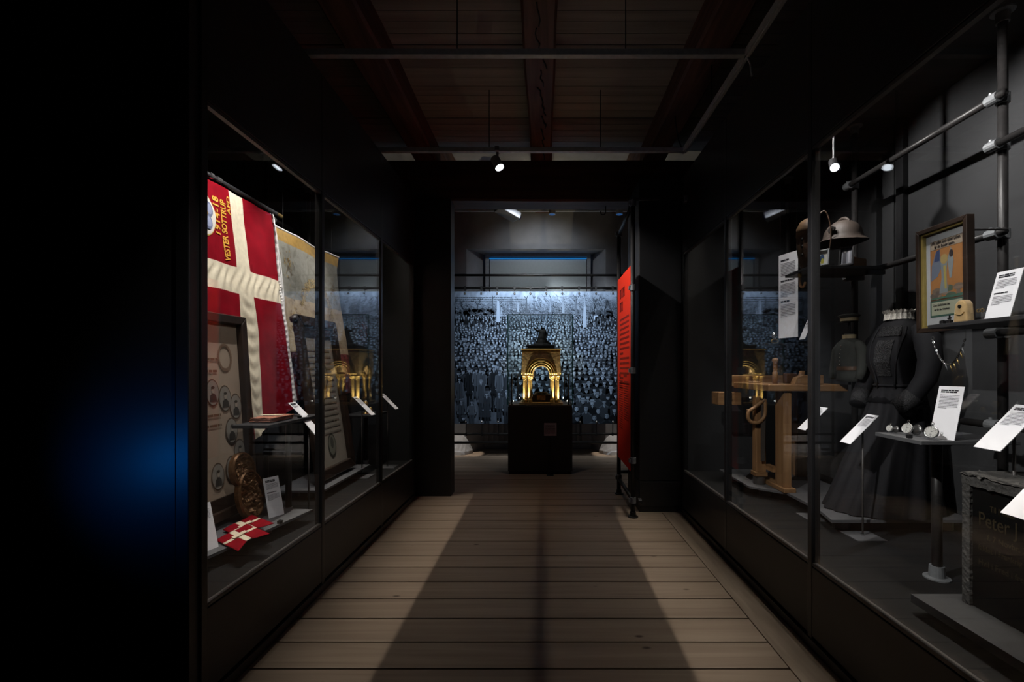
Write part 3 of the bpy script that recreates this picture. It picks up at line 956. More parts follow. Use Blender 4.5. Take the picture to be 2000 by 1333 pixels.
# far room ceiling rail, projector, hook
fr = thing('far_track', (0, 6.9, 3.82), 'grey lighting rail across the far room above the banner', 'track')
MB().box(-2.4, 2.4, 6.88, 6.92, 3.80, 3.84).build('rail', M_track, fr, bevel=0.004)
for x in (-1.6, -0.48, 0.6, 1.6):
    MB().box(x - 0.03, x + 0.03, 6.885, 6.915, 3.84, ZC2).build('hanger', M_track, fr)
pj = thing('projector', (-0.5, 6.3, 3.6), 'white projector tilted down from the far room ceiling', 'projector')
Mp = Matrix.Translation((-0.5, 6.3, 3.58)) @ Matrix.Rotation(math.radians(-58), 4, 'Z') @ Matrix.Rotation(math.radians(-18), 4, 'X')
def pjpart(mb, name, m, bev=0.0):
    mb.v = [tuple(Mp @ Vector(p)) for p in mb.v]
    return mb.build(name, m, pj, bevel=bev)
M_proj = mat('projector_white', (0.16, 0.16, 0.17), 0.45)
pjpart(MB().box(-0.11, 0.11, -0.16, 0.16, -0.045, 0.045), 'body', M_proj, 0.012)
pjpart(MB().tube([(0.04, 0.15, 0), (0.04, 0.185, 0)], 0.032, 16), 'lens', mat('projector_lens', (0.03, 0.06, 0.25), 0.1))
pjpart(MB().box(-0.08, -0.03, 0.158, 0.164, -0.02, 0.01), 'vent', M_post)
MB().tube([(-0.5, 6.3, 3.6), (-0.47, 6.3, 3.72), (-0.47, 6.3, ZC2)], 0.018, 10).build('mount', M_post, pj)
MB().tube([(-0.58, 6.36, 3.6), (-0.66, 6.4, 3.68), (-0.68, 6.4, 3.9), (-0.68, 6.4, ZC2)], 0.008, 8).build('cable', M_post, pj)
hk = [(0.72, 5.3, 3.31), (0.72, 5.3, 3.25)] + [(0.72 + 0.03 * math.cos(a) - 0.03, 5.3, 3.24 - 0.03 * math.sin(a)) for a in [i * 0.5 for i in range(8)]]
tag(MB().tube(hk, 0.006, 8).build('ceiling_hook', M_post), 'small black hook under the cross beam above the banner', 'hook')
for (x, lb) in ((0.12, 'unlit grey spotlight near the middle of the far room ceiling'), (1.08, 'unlit grey spotlight near the red panel in the far room ceiling')):
    t = thing('track_spotlight', (x, 6.5, 3.7), lb, 'spotlight', 'track spotlights')
    MB().tube([(x, 6.5, 3.62), (x, 6.5, 3.80)], 0.05, 18).build('lamp_head', M_track, t)
    MB().tube([(x, 6.5, 3.80), (x, 6.5, ZC2)], 0.012, 8).build('stem', M_track, t)
    MB().tube([(x, 6.5, 3.618), (x, 6.5, 3.62)], 0.042, 18).build('lens', emit('blue_lens', (0.05, 0.2, 0.6), 0.25), t)

# ------------------------------------------------------------------ pedestal, vitrine, monument
PX0, PX1, PY0, PY1, PZ = -0.48, 0.384, 6.10, 6.96, 0.926
pc = (PX0 + PX1) / 2
pd = thing('pedestal', (pc, 6.53, 0), 'black square pedestal under the glass vitrine', 'pedestal')
MB().box(PX0 + 0.01, PX1 - 0.01, PY0 + 0.01, PY1 - 0.01, 0.0, 0.04).build('plinth', M_dark, pd)
MB().box(PX0, PX1, PY0, PY1, 0.04, PZ - 0.02).build('body', M_black, pd, bevel=0.004)
MB().box(PX0 + 0.012, PX1 - 0.012, PY0 + 0.012, PY1 - 0.012, PZ - 0.02, PZ).build('top', M_shelfgrey, pd)
ZV = 2.14
vt = thing('glass_vitrine', (pc, 6.53, PZ), 'tall glass vitrine with teal edges around the golden monument', 'vitrine')
g = 0.006
for (a, b, c, d) in ((PX0, PX1, PY0, PY0 + g), (PX0, PX1, PY1 - g, PY1), (PX0, PX0 + g, PY0 + g, PY1 - g), (PX1 - g, PX1, PY0 + g, PY1 - g)):
    MB().box(a, b, c, d, PZ - 0.02, ZV - g).build('glass_pane', M_glass2, vt)
MB().box(PX0, PX1, PY0, PY1, ZV - g, ZV).build('glass_top', M_glass2, vt)
e_ = 0.006
for x in (PX0, PX1):
    MB().box(x - e_, x + e_, PY0 - e_, PY0 + e_, PZ, ZV).build('glass_edge', M_gedge, vt)
    MB().box(x - 0.002, x + 0.002, PY1 - 0.002, PY1 + 0.002, PZ, ZV).build('glass_edge', M_glass2, vt)
MB().box(PX0, PX1, PY0 - e_, PY0 + e_, ZV - e_, ZV + e_).build('glass_edge', M_gedge, vt)
for x in (PX0, PX1):
    MB().box(x - 0.002, x + 0.002, PY0, PY1, ZV - 0.002, ZV + 0.002).build('glass_edge', M_gedge, vt)

MX, MY = -0.036, 6.50
HWD = 0.263      # half width
mo = thing('golden_monument', (MX, MY, PZ), 'golden arched monument on paired columns carrying a dark statue', 'monument')
MB().box(MX - 0.30, MX + 0.30, MY - 0.28, MY + 0.28, PZ, PZ + 0.022).build('base_slab', M_golddark, mo, bevel=0.004)
ZB, ZCAP, ZBLK = PZ + 0.022, 1.325, 1.675
col_me = None
cols = []
for sx in (-1, 1):
    for (ax, ay) in ((0.225, -0.21), (0.155, -0.21), (0.225, 0.21), (0.155, 0.21)):
        cols.append((MX + sx * ax, MY + ay))
hcol = ZCAP - ZB
prof = [(0.036, 0.0), (0.036, 0.022), (0.031, 0.026), (0.033, 0.038), (0.024, 0.05), (0.0235, 0.06), (0.0225, 0.27), (0.021, hcol - 0.075), (0.026, hcol - 0.072), (0.026, hcol - 0.062),
        (0.022, hcol - 0.058), (0.030, hcol - 0.034), (0.027, hcol - 0.028), (0.040, hcol - 0.012), (0.036, hcol - 0.008)]
c0 = None
for (x, yy) in cols:
    if c0 is None:
        c0 = MB().lathe(prof, n=18).box(-0.038, 0.038, -0.038, 0.038, hcol - 0.01, hcol + 0.012).build('column', M_gold, mo, smooth=False)
        leaf = MB()
        for k in range(8):
            a = k * math.pi / 4
            for zz, rr in ((hcol - 0.045, 0.028), (hcol - 0.025, 0.034)):
                a2 = a + (0.39 if zz > hcol - 0.03 else 0)
                leaf.add([(rr * math.cos(a2) + dx, rr * math.sin(a2) + dy, zz + dz) for dx, dy, dz in ((0.006, 0, 0), (-0.006, 0, 0), (0, 0.006, 0), (0, -0.006, 0), (0, 0, 0.012), (0, 0, -0.010))],
                         [(0, 2, 4), (2, 1, 4), (1, 3, 4), (3, 0, 4), (2, 0, 5), (1, 2, 5), (3, 1, 5), (0, 3, 5)])
        lf = leaf.build('capital_leaves', M_gold, c0)
        c = c0
        cme, lme = c0.data, lf.data
    else:
        c = bpy.data.objects.new('column', cme); C.objects.link(c); c.parent = mo
        l2 = bpy.data.objects.new('capital_leaves', lme); C.objects.link(l2); l2.parent = c
    c.matrix_parent_inverse = mo.matrix_basis.inverted()
    c.location = (x, yy, ZB)

def arch_wall(axis, half, offs, th, rad, name):
    """slab with a semicircular opening; axis 'y' faces front/back"""
    n = 24
    pts_in = [(rad * math.cos(math.pi - math.pi * k / n), rad * math.sin(math.pi * k / n)) for k in range(n + 1)]
    H = ZBLK - ZCAP - 0.012
    def outer(p):
        a = math.atan2(p[1], p[0])
        t_ = min(half / max(abs(math.cos(a)), 1e-6), H / max(abs(math.sin(a)), 1e-6))
        return (t_ * math.cos(a), t_ * math.sin(a))
    pts_out = [outer(p) for p in pts_in]
    ca = math.atan2(H, half)
    vs, fs = [], []
    def P(p, d):
        z = ZCAP + 0.012 + p[1]
        return (MX + p[0], MY + offs + d, z) if axis == 'y' else (MX + offs + d, MY + p[0], z)
    corner = {}
    for d in (-th / 2, th / 2):
        for k in range(n + 1):
            vs.append(P(pts_in[k], d))
        for k in range(n + 1):
            vs.append(P(pts_out[k], d))
    m = 2 * (n + 1)
    for k in range(n):
        for q, fl in ((0, False), (m, True)):
            f = (q + k, q + k + 1, q + n + 1 + k + 1, q + n + 1 + k)
            fs.append(f[::-1] if fl else f)
        fs.append((k, k + 1, m + k + 1, m + k))
        fs.append((n + 1 + k, n + 2 + k, m + n + 2 + k, m + n + 1 + k))
    mb = MB().add(vs, fs)
    # corner fillers where the outline turns
    for sx in (-1, 1):
        a0 = max((p for p in pts_out if p[0] * sx > 0 and abs(abs(p[0]) - half) < 1e-4), key=lambda p: p[1])
        a1 = max((p for p in pts_out if p[0] * sx > 0 and abs(p[1] - H) < 1e-4), key=lambda p: p[0] * sx)
        cpt = (sx * half, H)
        t6 = [P(q, d) for d in (-th / 2, th / 2) for q in (a0, cpt, a1)]
        mb.add(t6, [(0, 1, 2), (3, 5, 4), (0, 3, 4, 1), (1, 4, 5, 2)])
    return mb.build(name, M_golddark, mo)

def arch_ring(axis, offs, rad, rr, name, m, depth=0.0):
    pts = []
    for k in range(29):
        a = math.pi - math.pi * k / 28
        p = (rad * math.cos(a), rad * math.sin(a))
        z = ZCAP + 0.014 + p[1]
        pts.append((MX + p[0], MY + offs, z) if axis == 'y' else (MX + offs, MY + p[0], z))
    return MB().tube(pts, rr, 8).build(name, m, mo, smooth=True)

arch_wall('y', HWD, -0.235, 0.05, 0.115, 'front_arch_wall')
arch_wall('y', HWD, 0.235, 0.05, 0.115, 'rear_arch_wall')
arch_wall('x', 0.21, -HWD + 0.025, 0.05, 0.115, 'side_arch_wall')
arch_wall('x', 0.21, HWD - 0.025, 0.05, 0.115, 'side_arch_wall')
for of in (-0.262, 0.262):
    for rad, rr, m in ((0.125, 0.010, M_gold), (0.155, 0.013, M_gold), (0.185, 0.016, M_gold), (0.213, 0.012, M_gold)):
        arch_ring('y', of, rad, rr, 'arch_moulding', m)
for of in (-HWD - 0.002, HWD + 0.002):
    for rad, rr in ((0.125, 0.012), (0.16, 0.012)):
        arch_ring('x', of, rad, rr, 'arch_moulding', M_gold)
MB().box(MX - 0.275, MX + 0.275, MY - 0.275, MY + 0.275, ZBLK, ZBLK + 0.02).build('cornice', M_gold, mo, bevel=0.005)
MB().box(MX - 0.266, MX + 0.266, MY - 0.266, MY + 0.266, ZBLK - 0.035, ZBLK - 0.022).build('cornice_band', M_gold, mo)
MB().box(MX - 0.19, MX + 0.19, MY - 0.17, MY + 0.17, ZBLK + 0.02, ZBLK + 0.075).build('statue_plinth', M_bronze, mo, bevel=0.012)
MB().box(MX - 0.13, MX + 0.13, MY - 0.10, MY + 0.12, ZB, ZB + 0.10).build('inner_block', wood('inner_block_wood', (0.02, 0.012, 0.008), (0.05, 0.03, 0.02), (1, 9, 9)), mo, bevel=0.006)
MB().box(MX - 0.06, MX + 0.06, MY - 0.106, MY - 0.10, ZB + 0.025, ZB + 0.088).build('name_plate', M_golddark, mo)
lump = MB()
for k in range(7):
    a = k * 0.9
    lump.lathe([(0.001, 0.0), (0.045, 0.0), (0.04, 0.02), (0.02, 0.035), (0.001, 0.04)], MX + 0.06 * math.cos(a), MY + 0.01 + 0.05 * math.sin(a), 8, ZB + 0.098)
lump.build('dark_foliage', M_bronze, mo, smooth=True)
# statue: kneeling figure with an outstretched arm on a rock
sz = ZBLK + 0.075
rk = MB()
rk.loft([[(MX - 0.0 + (a_ + 0.012 * noise.noise(Vector((k, z * 40, 3)))) * math.cos(k * math.pi / 7), MY + 0.10 * (a_ / 0.11) * math.sin(k * math.pi / 7), sz + z) for k in range(14)]
         for a_, z in ((0.135, 0), (0.115, 0.018), (0.085, 0.03), (0.075, 0.06), (0.062, 0.09), (0.04, 0.11))])
rk.build('statue_rock', M_bronze, mo)
def SJ(x, y_, z, rr, ry=None):
    return (MX + x, MY + y_, sz + z, rr, ry or rr)
st = skin_mesh([SJ(0.02, 0, 0.10, 0.055), SJ(0.015, 0, 0.15, 0.042), SJ(0.018, 0, 0.20, 0.045), SJ(0.02, 0, 0.225, 0.02), SJ(0.012, 0, 0.262, 0.03),
                SJ(-0.02, -0.01, 0.213, 0.02), SJ(-0.055, -0.02, 0.20, 0.016), SJ(-0.095, -0.03, 0.235, 0.011), SJ(-0.108, -0.03, 0.25, 0.008),
                SJ(0.055, 0.01, 0.205, 0.022), SJ(0.07, 0.02, 0.15, 0.018), SJ(0.06, -0.01, 0.10, 0.014),
                SJ(0.04, 0, 0.06, 0.055), SJ(0.09, 0, 0.03, 0.03), SJ(0.14, 0.01, 0.02, 0.018), SJ(-0.03, -0.02, 0.07, 0.035), SJ(-0.035, -0.02, 0.02, 0.03)],
               [(0, 1), (1, 2), (2, 3), (3, 4), (2, 5), (5, 6), (6, 7), (7, 8), (2, 9), (9, 10), (10, 11), (0, 12), (12, 13), (13, 14), (0, 15), (15, 16)])
st.materials.append(M_bronze)
link('statue', st, mo)

# slim black lamp poles in the vitrine
for k, (x, yy, lb) in enumerate(((PX0 + 0.045, PY0 + 0.10, 'slim black lamp pole in the vitrine, front left corner'), (PX0 + 0.09, PY1 - 0.12, 'slim black lamp pole in the vitrine, rear left corner'),
                                 (PX1 - 0.045, PY0 + 0.10, 'slim black lamp pole in the vitrine, front right corner'), (PX1 - 0.07, PY1 - 0.12, 'slim black lamp pole in the vitrine, rear right corner'))):
    t = thing('lamp_pole', (x, yy, PZ), lb, 'lamp', 'lamp poles in the vitrine')
    MB().lathe([(0.02, 0), (0.02, 0.006), (0.008, 0.008), (0.008, 0.42), (0.004, 0.425)], x, yy, 12, PZ).build('pole', M_post, t)
    hx = x + (0.02 if x < MX else -0.02)
    MB().tube([(x, yy, PZ + 0.045), (hx, yy, PZ + 0.05)], 0.012, 10).build('lamp_head', M_post, t)
    MB().tube([(hx, yy, PZ + 0.05), (hx + (0.003 if x < MX else -0.003), yy, PZ + 0.05)], 0.010, 10).build('lens', M_pin, t)
    sxn = 1 if x < MX else -1
    spot_light('vitrine_spot_light', (hx + sxn * 0.01, yy, PZ + 0.06), (MX - sxn * 0.05, MY - 0.02, PZ + 0.55), 42 if yy < MY else 6, (1.0, 0.82, 0.52), 92, 0.6, 0.012)
    if yy < MY:
        for dz in (0.13, 0.28):
            pass

# label on a rod before the pedestal
t = thing('label_stand', (0.085, 6.02, 0), 'small lilac-grey label on a thin rod before the black pedestal', 'label')
MB().box(0.005, 0.17, 6.03, 6.036, 0.525, 0.695).build('card', mat('label_lilac', (0.4, 0.38, 0.46), 0.6), t)
mb = MB()
for k in range(9):
    words(mb, r, 0.02, 0.155, 0.66 - k * 0.013, 0.006, 0, (0.08, 0.08, 0.09))
mb.v = [(p[0], 6.0285, p[1]) for p in mb.v]
mb.build('printed_text', M_ink, t, fix=False)
MB().tube([(0.085, 6.045, 0.0), (0.085, 6.045, 0.6)], 0.006, 8).box(0.04, 0.13, 6.0, 6.08, 0, 0.004).build('rod', M_post, t)

# ------------------------------------------------------------------ red text panel on a pipe frame
RX = 0.835
rp = thing('red_text_panel', (RX, 4.75, 0), 'tall red text panel clamped in a black pipe frame', 'sign')
MB().box(RX, RX + 0.008, 4.375, 5.135, 0.43, 2.41).build('panel', M_redpanel, rp)
mb = MB()
dk = (0.20, 0.012, 0.006)
rt = random.Random(5)
def RP(mb0):
    mb0.v = [(RX - 0.0015, 5.135 - p[0], p[1]) for p in mb0.v]
for (v, us) in ((2.17, ((0.15, 0.235), (0.25, 0.30), (0.315, 0.345), (0.36, 0.455))), (2.03, ((0.15, 0.235), (0.25, 0.335)))):
    for a, b in us:      # heavy heading letters
        n = max(1, int(round((b - a) / 0.045)))
        for q in range(n):
            x0 = a + (b - a) * q / n
            mb.rect(x0, x0 + 0.012, v, v + 0.10, 0, dk); mb.rect(x0 + 0.024, x0 + 0.036, v, v + 0.10, 0, dk); mb.rect(x0, x0 + 0.036, v + 0.086, v + 0.10, 0, dk)
            if q % 2: mb.rect(x0, x0 + 0.036, v, v + 0.013, 0, dk)
v = 1.93
for k in range(15):
    words(mb, rt, 0.15, 0.68, v, 0.022, 0, dk, 1.0 if k not in (7, 12, 14) else 0.4, (2, 8))
    v -= 0.052
v = 1.10
mb.rect(0.1, 0.2, 1.33, 1.36, 0, dk); mb.rect(0.38, 0.56, 1.33, 1.36, 0, dk)
for k in range(26):
    if k < 22:
        words(mb, rt, 0.1, 0.34, 1.28 - k * 0.024, 0.010, 0, dk)
    if k < 17:
        words(mb, rt, 0.39, 0.66, 1.28 - k * 0.024, 0.010, 0, dk)
RP(mb)
mb.build('printed_text', M_ink, rp, fix=False)
XP = 0.852
MB().tube([(XP, 4.35, 0.0), (XP, 4.35, 3.02)], 0.022, 14).build('post', M_pipe, rp, smooth=True)
MB().tube([(XP - 0.002, 5.15, 0.0), (XP - 0.002, 5.15, 2.94)], 0.022, 14).build('post', M_pipe, rp, smooth=True)
for yy in (4.35, 5.15):
    MB().lathe([(0.05, 0), (0.05, 0.008), (0.03, 0.012), (0.028, 0.05), (0.023, 0.05)], XP, yy, 18).build('floor_flange', M_pipe, rp)
MB().tube([(XP, 4.35, 3.0), (XP, 5.15, 2.94)], 0.02, 12).build('top_bar', M_pipe, rp, smooth=True)
MB().tube([(XP, 4.35, 0.16), (XP, 5.15, 0.17)], 0.02, 12).build('lower_bar', M_pipe, rp, smooth=True)
MB().tube([(XP, 5.15, 0.25), (1.0, 5.15, 0.25)], 0.02, 12).build('side_bar', M_pipe, rp, smooth=True)
MB().tube([(XP, 4.33, 3.03), (1.36, 4.33, 3.03)], 0.016, 12).build('side_bar', M_pipe, rp, smooth=True)
for (yy, z) in ((4.35, 2.19), (4.35, 1.40), (4.35, 0.54), (4.35, 0.16), (4.35, 3.0), (5.15, 0.19), (5.15, 2.94)):
    MB().lathe([(0.023, -0.03), (0.03, -0.028), (0.03, 0.028), (0.023, 0.03)], XP, yy, 14, z).box(XP - 0.04, XP - 0.02, yy - 0.015, yy + 0.015, z - 0.018, z + 0.018).build('clamp', M_clamp, rp)
MB().tube([(XP + 0.045, 4.33, 0.155), (XP + 0.075, 4.33, 0.155)], 0.03, 14).build('end_plug', M_pipe, rp)
MB().tube([(1.33, 4.33, 3.03), (1.36, 4.33, 3.03)], 0.04, 14).build('wall_flange', M_clamp, rp)

# ------------------------------------------------------------------ shared exhibit builders
DKT = (0.03, 0.03, 0.035)
def card(origin, u, v, w, h, label, seed, heads=((0.9, 2),), rod_to=None, base=False, easel=False, name='label_card', lines=11, group='white label cards'):
    """white label; origin is the middle of its lower edge; u right, v up along the card"""
    u, v = Vector(u).normalized(), Vector(v).normalized()
    t = placed(name, Vector(origin), u, v, label, 'label', group)
    nrm = u.cross(v)
    MB().box(-w / 2, w / 2, 0, h, -0.0025, 0).build('card', M_white, t)
    rr = random.Random(seed)
    mb = MB()
    m = w * 0.12
    y = h * 0.94
    per = max(1, lines // len(heads))
    for (f, nl) in heads:
        hh = w * 0.055
        for k in range(nl):
            y -= hh * 1.35
            words(mb, rr, -w / 2 + m, w / 2 - m, y, hh, 0.0012, DKT, f, (3, 8))
        y -= hh * 1.1
        for k in range(per):
            th = w * 0.022
            y -= w * 0.062
            words(mb, rr, -w / 2 + m, w / 2 - m, y, th, 0.0012, (0.16, 0.16, 0.18), 1.0 if k < per - 1 else 0.45, (2, 8))
        y -= w * 0.16
    mb.build('printed_text', M_ink, t, fix=False)
    inv = t.matrix_basis.inverted()
    if rod_to is not None:
        top = Vector(origin) + v * h * 0.62 - nrm * 0.004
        foot = Vector((top.x, top.y, rod_to))
        MB().tube([inv @ top, inv @ foot], 0.0055, 8).build('rod', M_rail, t, smooth=True)
        if base:
            q = 0.085
            pts = [foot + Vector((a, b, c)) for c in (0, 0.005) for a, b in ((-q, -q), (q, -q), (q, q), (-q, q))]
            MB().add([inv @ p for p in pts], [(0, 3, 2, 1), (4, 5, 6, 7), (0, 1, 5, 4), (1, 2, 6, 5), (2, 3, 7, 6), (3, 0, 4, 7)]).build('base_plate', M_shelfgrey, t)
            MB().add([inv @ (foot + Vector((0.009 * a, 0.009 * b, c))) for c in (0.005, 0.014) for a, b in ((-1, -1), (1, -1), (1, 1), (-1, 1))],
                     [(0, 3, 2, 1), (4, 5, 6, 7), (0, 1, 5, 4), (1, 2, 6, 5), (2, 3, 7, 6), (3, 0, 4, 7)]).build('rod_socket', M_chrome, t)
    if easel:
        bz = Vector(origin).z
        top = Vector(origin) + v * h * 0.5 - nrm * 0.004
        back = -Vector((nrm.x, nrm.y, 0)).normalized()
        f2 = Vector((top.x, top.y, bz)) + back * h * 0.28
        MB().add([inv @ p for p in (top - u * w * 0.2, top + u * w * 0.2, f2 + u * w * 0.2, f2 - u * w * 0.2, top - u * w * 0.2 + back * 0.003, top + u * w * 0.2 + back * 0.003, f2 + u * w * 0.2 + back * 0.003, f2 - u * w * 0.2 + back * 0.003)],
                 [(0, 1, 2, 3), (7, 6, 5, 4), (0, 4, 5, 1), (1, 5, 6, 2), (2, 6, 7, 3), (3, 7, 4, 0)]).build('acrylic_easel', M_acryl, t)
    return t


def tilt_card(side, c, w, h, deg, label, seed, rod_to=None, base=False, heads=((0.9, 2),), lines=11):
    """card lying slanted towards the glass; c is its middle"""
    t_ = math.radians(deg)
    v = Vector((side * math.cos(t_), 0, math.sin(t_)))
    u = Vector((0, -side, 0))
    return card(Vector(c) - v * h / 2, u, v, w, h, label, seed, heads, rod_to, base, lines=lines)


def stand_card(side, c, w, h, lean, yaw, label, seed, heads=((0.9, 2),), easel=True, lines=11):
    """card standing on its lower edge; lean back in degrees; yaw turns it"""
    a, ya = math.radians(lean), math.radians(yaw)
    u = Vector((math.sin(ya) * 1.0, -side * math.cos(ya), 0))
    n0 = u.cross(Vector((0, 0, 1)))
    v = Vector((0, 0, 1)) * math.cos(a) - n0 * math.sin(a)
    return card(c, u, v, w, h, label, seed, heads, None, False, easel, lines=lines)


def picture_frame(t, w, h, bar, dep, m, inner=0.0, inner_m=None):
    """four mitred bars, u,v from the lower left corner"""
    for nm, pts in (('frame_bar', [(0, 0), (w, 0), (w - bar, bar), (bar, bar)]), ('frame_bar', [(w, 0), (w, h), (w - bar, h - bar), (w - bar, bar)]),
                    ('frame_bar', [(w, h), (0, h), (bar, h - bar), (w - bar, h - bar)]), ('frame_bar', [(0, h), (0, 0), (bar, bar), (bar, h - bar)])):
        MB().prism(pts, 'z', -dep * 0.5, dep * 0.5).build(nm, m, t, bevel=bar * 0.12)
    if inner:
        b0, b1 = bar, bar + inner
        for pts in ([(b0, b0), (w - b0, b0), (w - b1, b1), (b1, b1)], [(w - b0, b0), (w - b0, h - b0), (w - b1, h - b1), (w - b1, b1)],
                    [(w - b0, h - b0), (b0, h - b0), (b1, h - b1), (w - b1, h - b1)], [(b0, h - b0), (b0, b0), (b1, b1), (b1, h - b1)]):
            MB().prism(pts, 'z', -dep * 0.3, dep * 0.2).build('inner_bar', inner_m, t)
    MB().box(bar * 0.5, w - bar * 0.5, bar * 0.5, h - bar * 0.5, -dep * 0.5, -dep * 0.4).build('backing', M_brownframe, t)


def pipe_post(t, x, yy, z0, z1, r_=0.021):
    MB().tube([(x, yy, z0), (x, yy, z1)], r_, 14).build('post', M_pipe, t, smooth=True)
    MB().lathe([(0.052, 0), (0.052, 0.006), (0.03, 0.010), (0.028, 0.06), (0.022, 0.06)], x, yy, 18, z0).build('floor_flange', M_clamp, t)
    MB().lathe([(0.022, 0), (0.028, 0.0), (0.03, 0.05), (0.05, 0.054), (0.052, 0.06)], x, yy, 18, z1 - 0.06).build('top_flange', M_clamp, t)


def pipe_clamp(t, x, yy, z, axis='y', sgn=-1):
    mb = MB().lathe([(0.022, -0.026), (0.029, -0.024), (0.029, 0.024), (0.022, 0.026)], x, yy, 14, z)
    mb.tube([(x + sgn * 0.048, yy - 0.03, z), (x + sgn * 0.048, yy + 0.03, z)], 0.027, 14)
    mb.tube([(x + sgn * 0.048, yy + 0.015, z + 0.02), (x + sgn * 0.048, yy + 0.015, z + 0.037)], 0.008, 8)
    mb.build('clamp', M_clamp, t)


# ------------------------------------------------------------------ left case
ZI = ZTOP - 0.04
lr = thing('pipe_rack', (-2.35, 3.9, CASE_FLOOR), 'black pipe rack with pale flanges at the back of the left case', 'pipe rack', 'pipe racks in the cases')
for yy in (3.9, 2.6, 4.6):
    pipe_post(lr, -2.38, yy, CASE_FLOOR, ZI)
MB().tube([(-2.33, 2.3, 2.70), (-2.33, 4.2, 2.70)], 0.02, 12).build('bar', M_pipe, lr, smooth=True)
for yy in (3.9, 2.6):
    pipe_clamp(lr, -2.38, yy, 2.70, sgn=1)

# big flag
FY0, FY1 = 2.75, 3.586
def FL(Y, z):
    """point of the flag cloth"""
    zt_ = 2.635
    zb = 0.82 + (Y - FY0) * (1.10 - 0.82) / (FY1 - FY0)
    t_ = (zt_ - z) / (zt_ - zb)
    x = -2.15 + 0.18 * t_
    rip = 0.010 * math.sin(Y * 23 + z * 5) * (0.3 + t_) + 0.007 * noise.noise(Vector((Y * 8, z * 5, 1.0)))
    if 1.93 < z < 2.11:
        rip += 0.006 * math.sin(Y * 85 + 3 * math.sin(z * 20)) * math.sin((z - 1.93) / 0.18 * math.pi)
    if FYA < Y < FYB and z < 1.93:
        rip += 0.006 * math.sin(z * 60 + 2 * math.sin(Y * 30)) * math.sin((Y - FYA) / (FYB - FYA) * math.pi)
    return Vector((x + rip, Y + 0.012 * math.sin(z * 4) * t_, z))
FYA, FYB = 3.10, 3.245
fl = thing('large_flag', (-2.15, 3.17, 0.82), 'large red flag with cream cross and gold lettering hanging from a pole', 'flag')
def ylist():
    a = [FY0 + (FYA - FY0) * k / 34 for k in range(34)] + [FYA + (FYB - FYA) * k / 14 for k in range(14)] + [FYB + (FY1 - FYB) * k / 34 for k in range(35)]
    return a
def tlist():
    return [2.635 - (2.635 - 2.11) * k / 16 for k in range(16)] + [2.11 - 0.18 * k / 16 for k in range(16)] + [1.93 - k / 40 for k in range(41)]
ys_, ts_ = ylist(), tlist()
red, cream = MB(), MB()
def zval(Y, k):
    z = ts_[k]
    if z <= 1.93:
        zb = 0.82 + (Y - FY0) * (1.10 - 0.82) / (FY1 - FY0)
        z = 1.93 - (1.93 - z) * (1.93 - zb)
    return z
nY = len(ys_)
fm = MB()
for k in range(len(ts_)):
    for Y in ys_:
        fm.v.append(tuple(FL(Y, zval(Y, k)))); fm.c.append((1, 1, 1))
for k in range(len(ts_) - 1):
    for i in range(nY - 1):
        ymid = (ys_[i] + ys_[i + 1]) / 2
        zm = (ts_[k] + ts_[k + 1]) / 2
        crs = (FYA < ymid < FYB) or (1.93 < zm < 2.11)
        a = k * nY + i
        fm.f.append((a, a + 1, a + nY + 1, a + nY)); fm.mi.append(1 if crs else 0)
fm.build('cloth', [M_red, M_cream], fl, smooth=True, fix=False)
MB().tube([FL(FY1 + 0.008, zval(FY1, k)) + Vector((0.004, 0.006 * (k % 2), 0)) for k in range(len(ts_))], 0.011, 8).build('edge_cord', M_cord, fl)
MB().tube([FL(FY0, zval(FY0, k)) for k in range(14, len(ts_))], 0.009, 8).build('edge_cord', M_cord, fl)
MB().tube([(-2.15, 2.2, 2.665), (-2.15, 3.73, 2.665)], 0.014, 12).build('pole', M_shelfblack, fl, smooth=True)
MB().tube([(-2.15, 3.66, 2.665), (-2.15, 3.73, 2.665)], 0.0155, 12).build('pole_tip', M_brass, fl)
MB().tube([(-2.15, 2.98, 2.665), (-2.15, 3.02, 2.665)], 0.02, 12).tube([(-2.15, 2.92, 2.665), (-2.15, 2.95, 2.665)], 0.02, 12).build('pole_ring', M_chrome, fl)
MB().tube([(-2.15, 3.60, 2.68), (-2.15, 3.62, 2.63), (-2.15, 3.57, 2.64)], 0.003, 6).build('cord', M_cord, fl)
for yy in (2.6, 3.55):
    MB().tube([(-2.15, yy, 2.665), (-2.33, yy, 2.70)], 0.006, 8).build('pole_bracket', M_pipe, fl)
def onflag(Y, z, d=0.004):
    p = FL(Y, z); p.x += d
    return tuple(p)
gt = MB()
text_into(gt, '1914-18', 0.068, lambda x, y_: onflag(2.985 - y_, 2.285 + x), 'LEFT', 0.002, 1.15)
text_into(gt, 'VESTER SOTTRUP', 0.062, lambda x, y_: onflag(3.045 - y_, 2.135 + x * 0.83), 'LEFT', 0.0018)
text_into(gt, 'AFD', 0.066, lambda x, y_: onflag(3.088 - y_ * 0.6, 2.46 + x), 'LEFT', 0.0018)
gt.build('gold_lettering', M_goldthread, fl, fix=False)
def emb(cy, cz, ry, rz, d, n=28, lobes=0, amp=0.0, a0=0.0, m=1.0):
    return [onflag(cy + (1 + amp * math.cos(lobes * 2 * math.pi * k / n + a0)) * ry * math.cos(2 * math.pi * k / n), cz + (1 + amp * math.cos(lobes * 2 * math.pi * k / n + a0)) * rz * math.sin(2 * math.pi * k / n), d) for k in range(n)]
eb = MB()
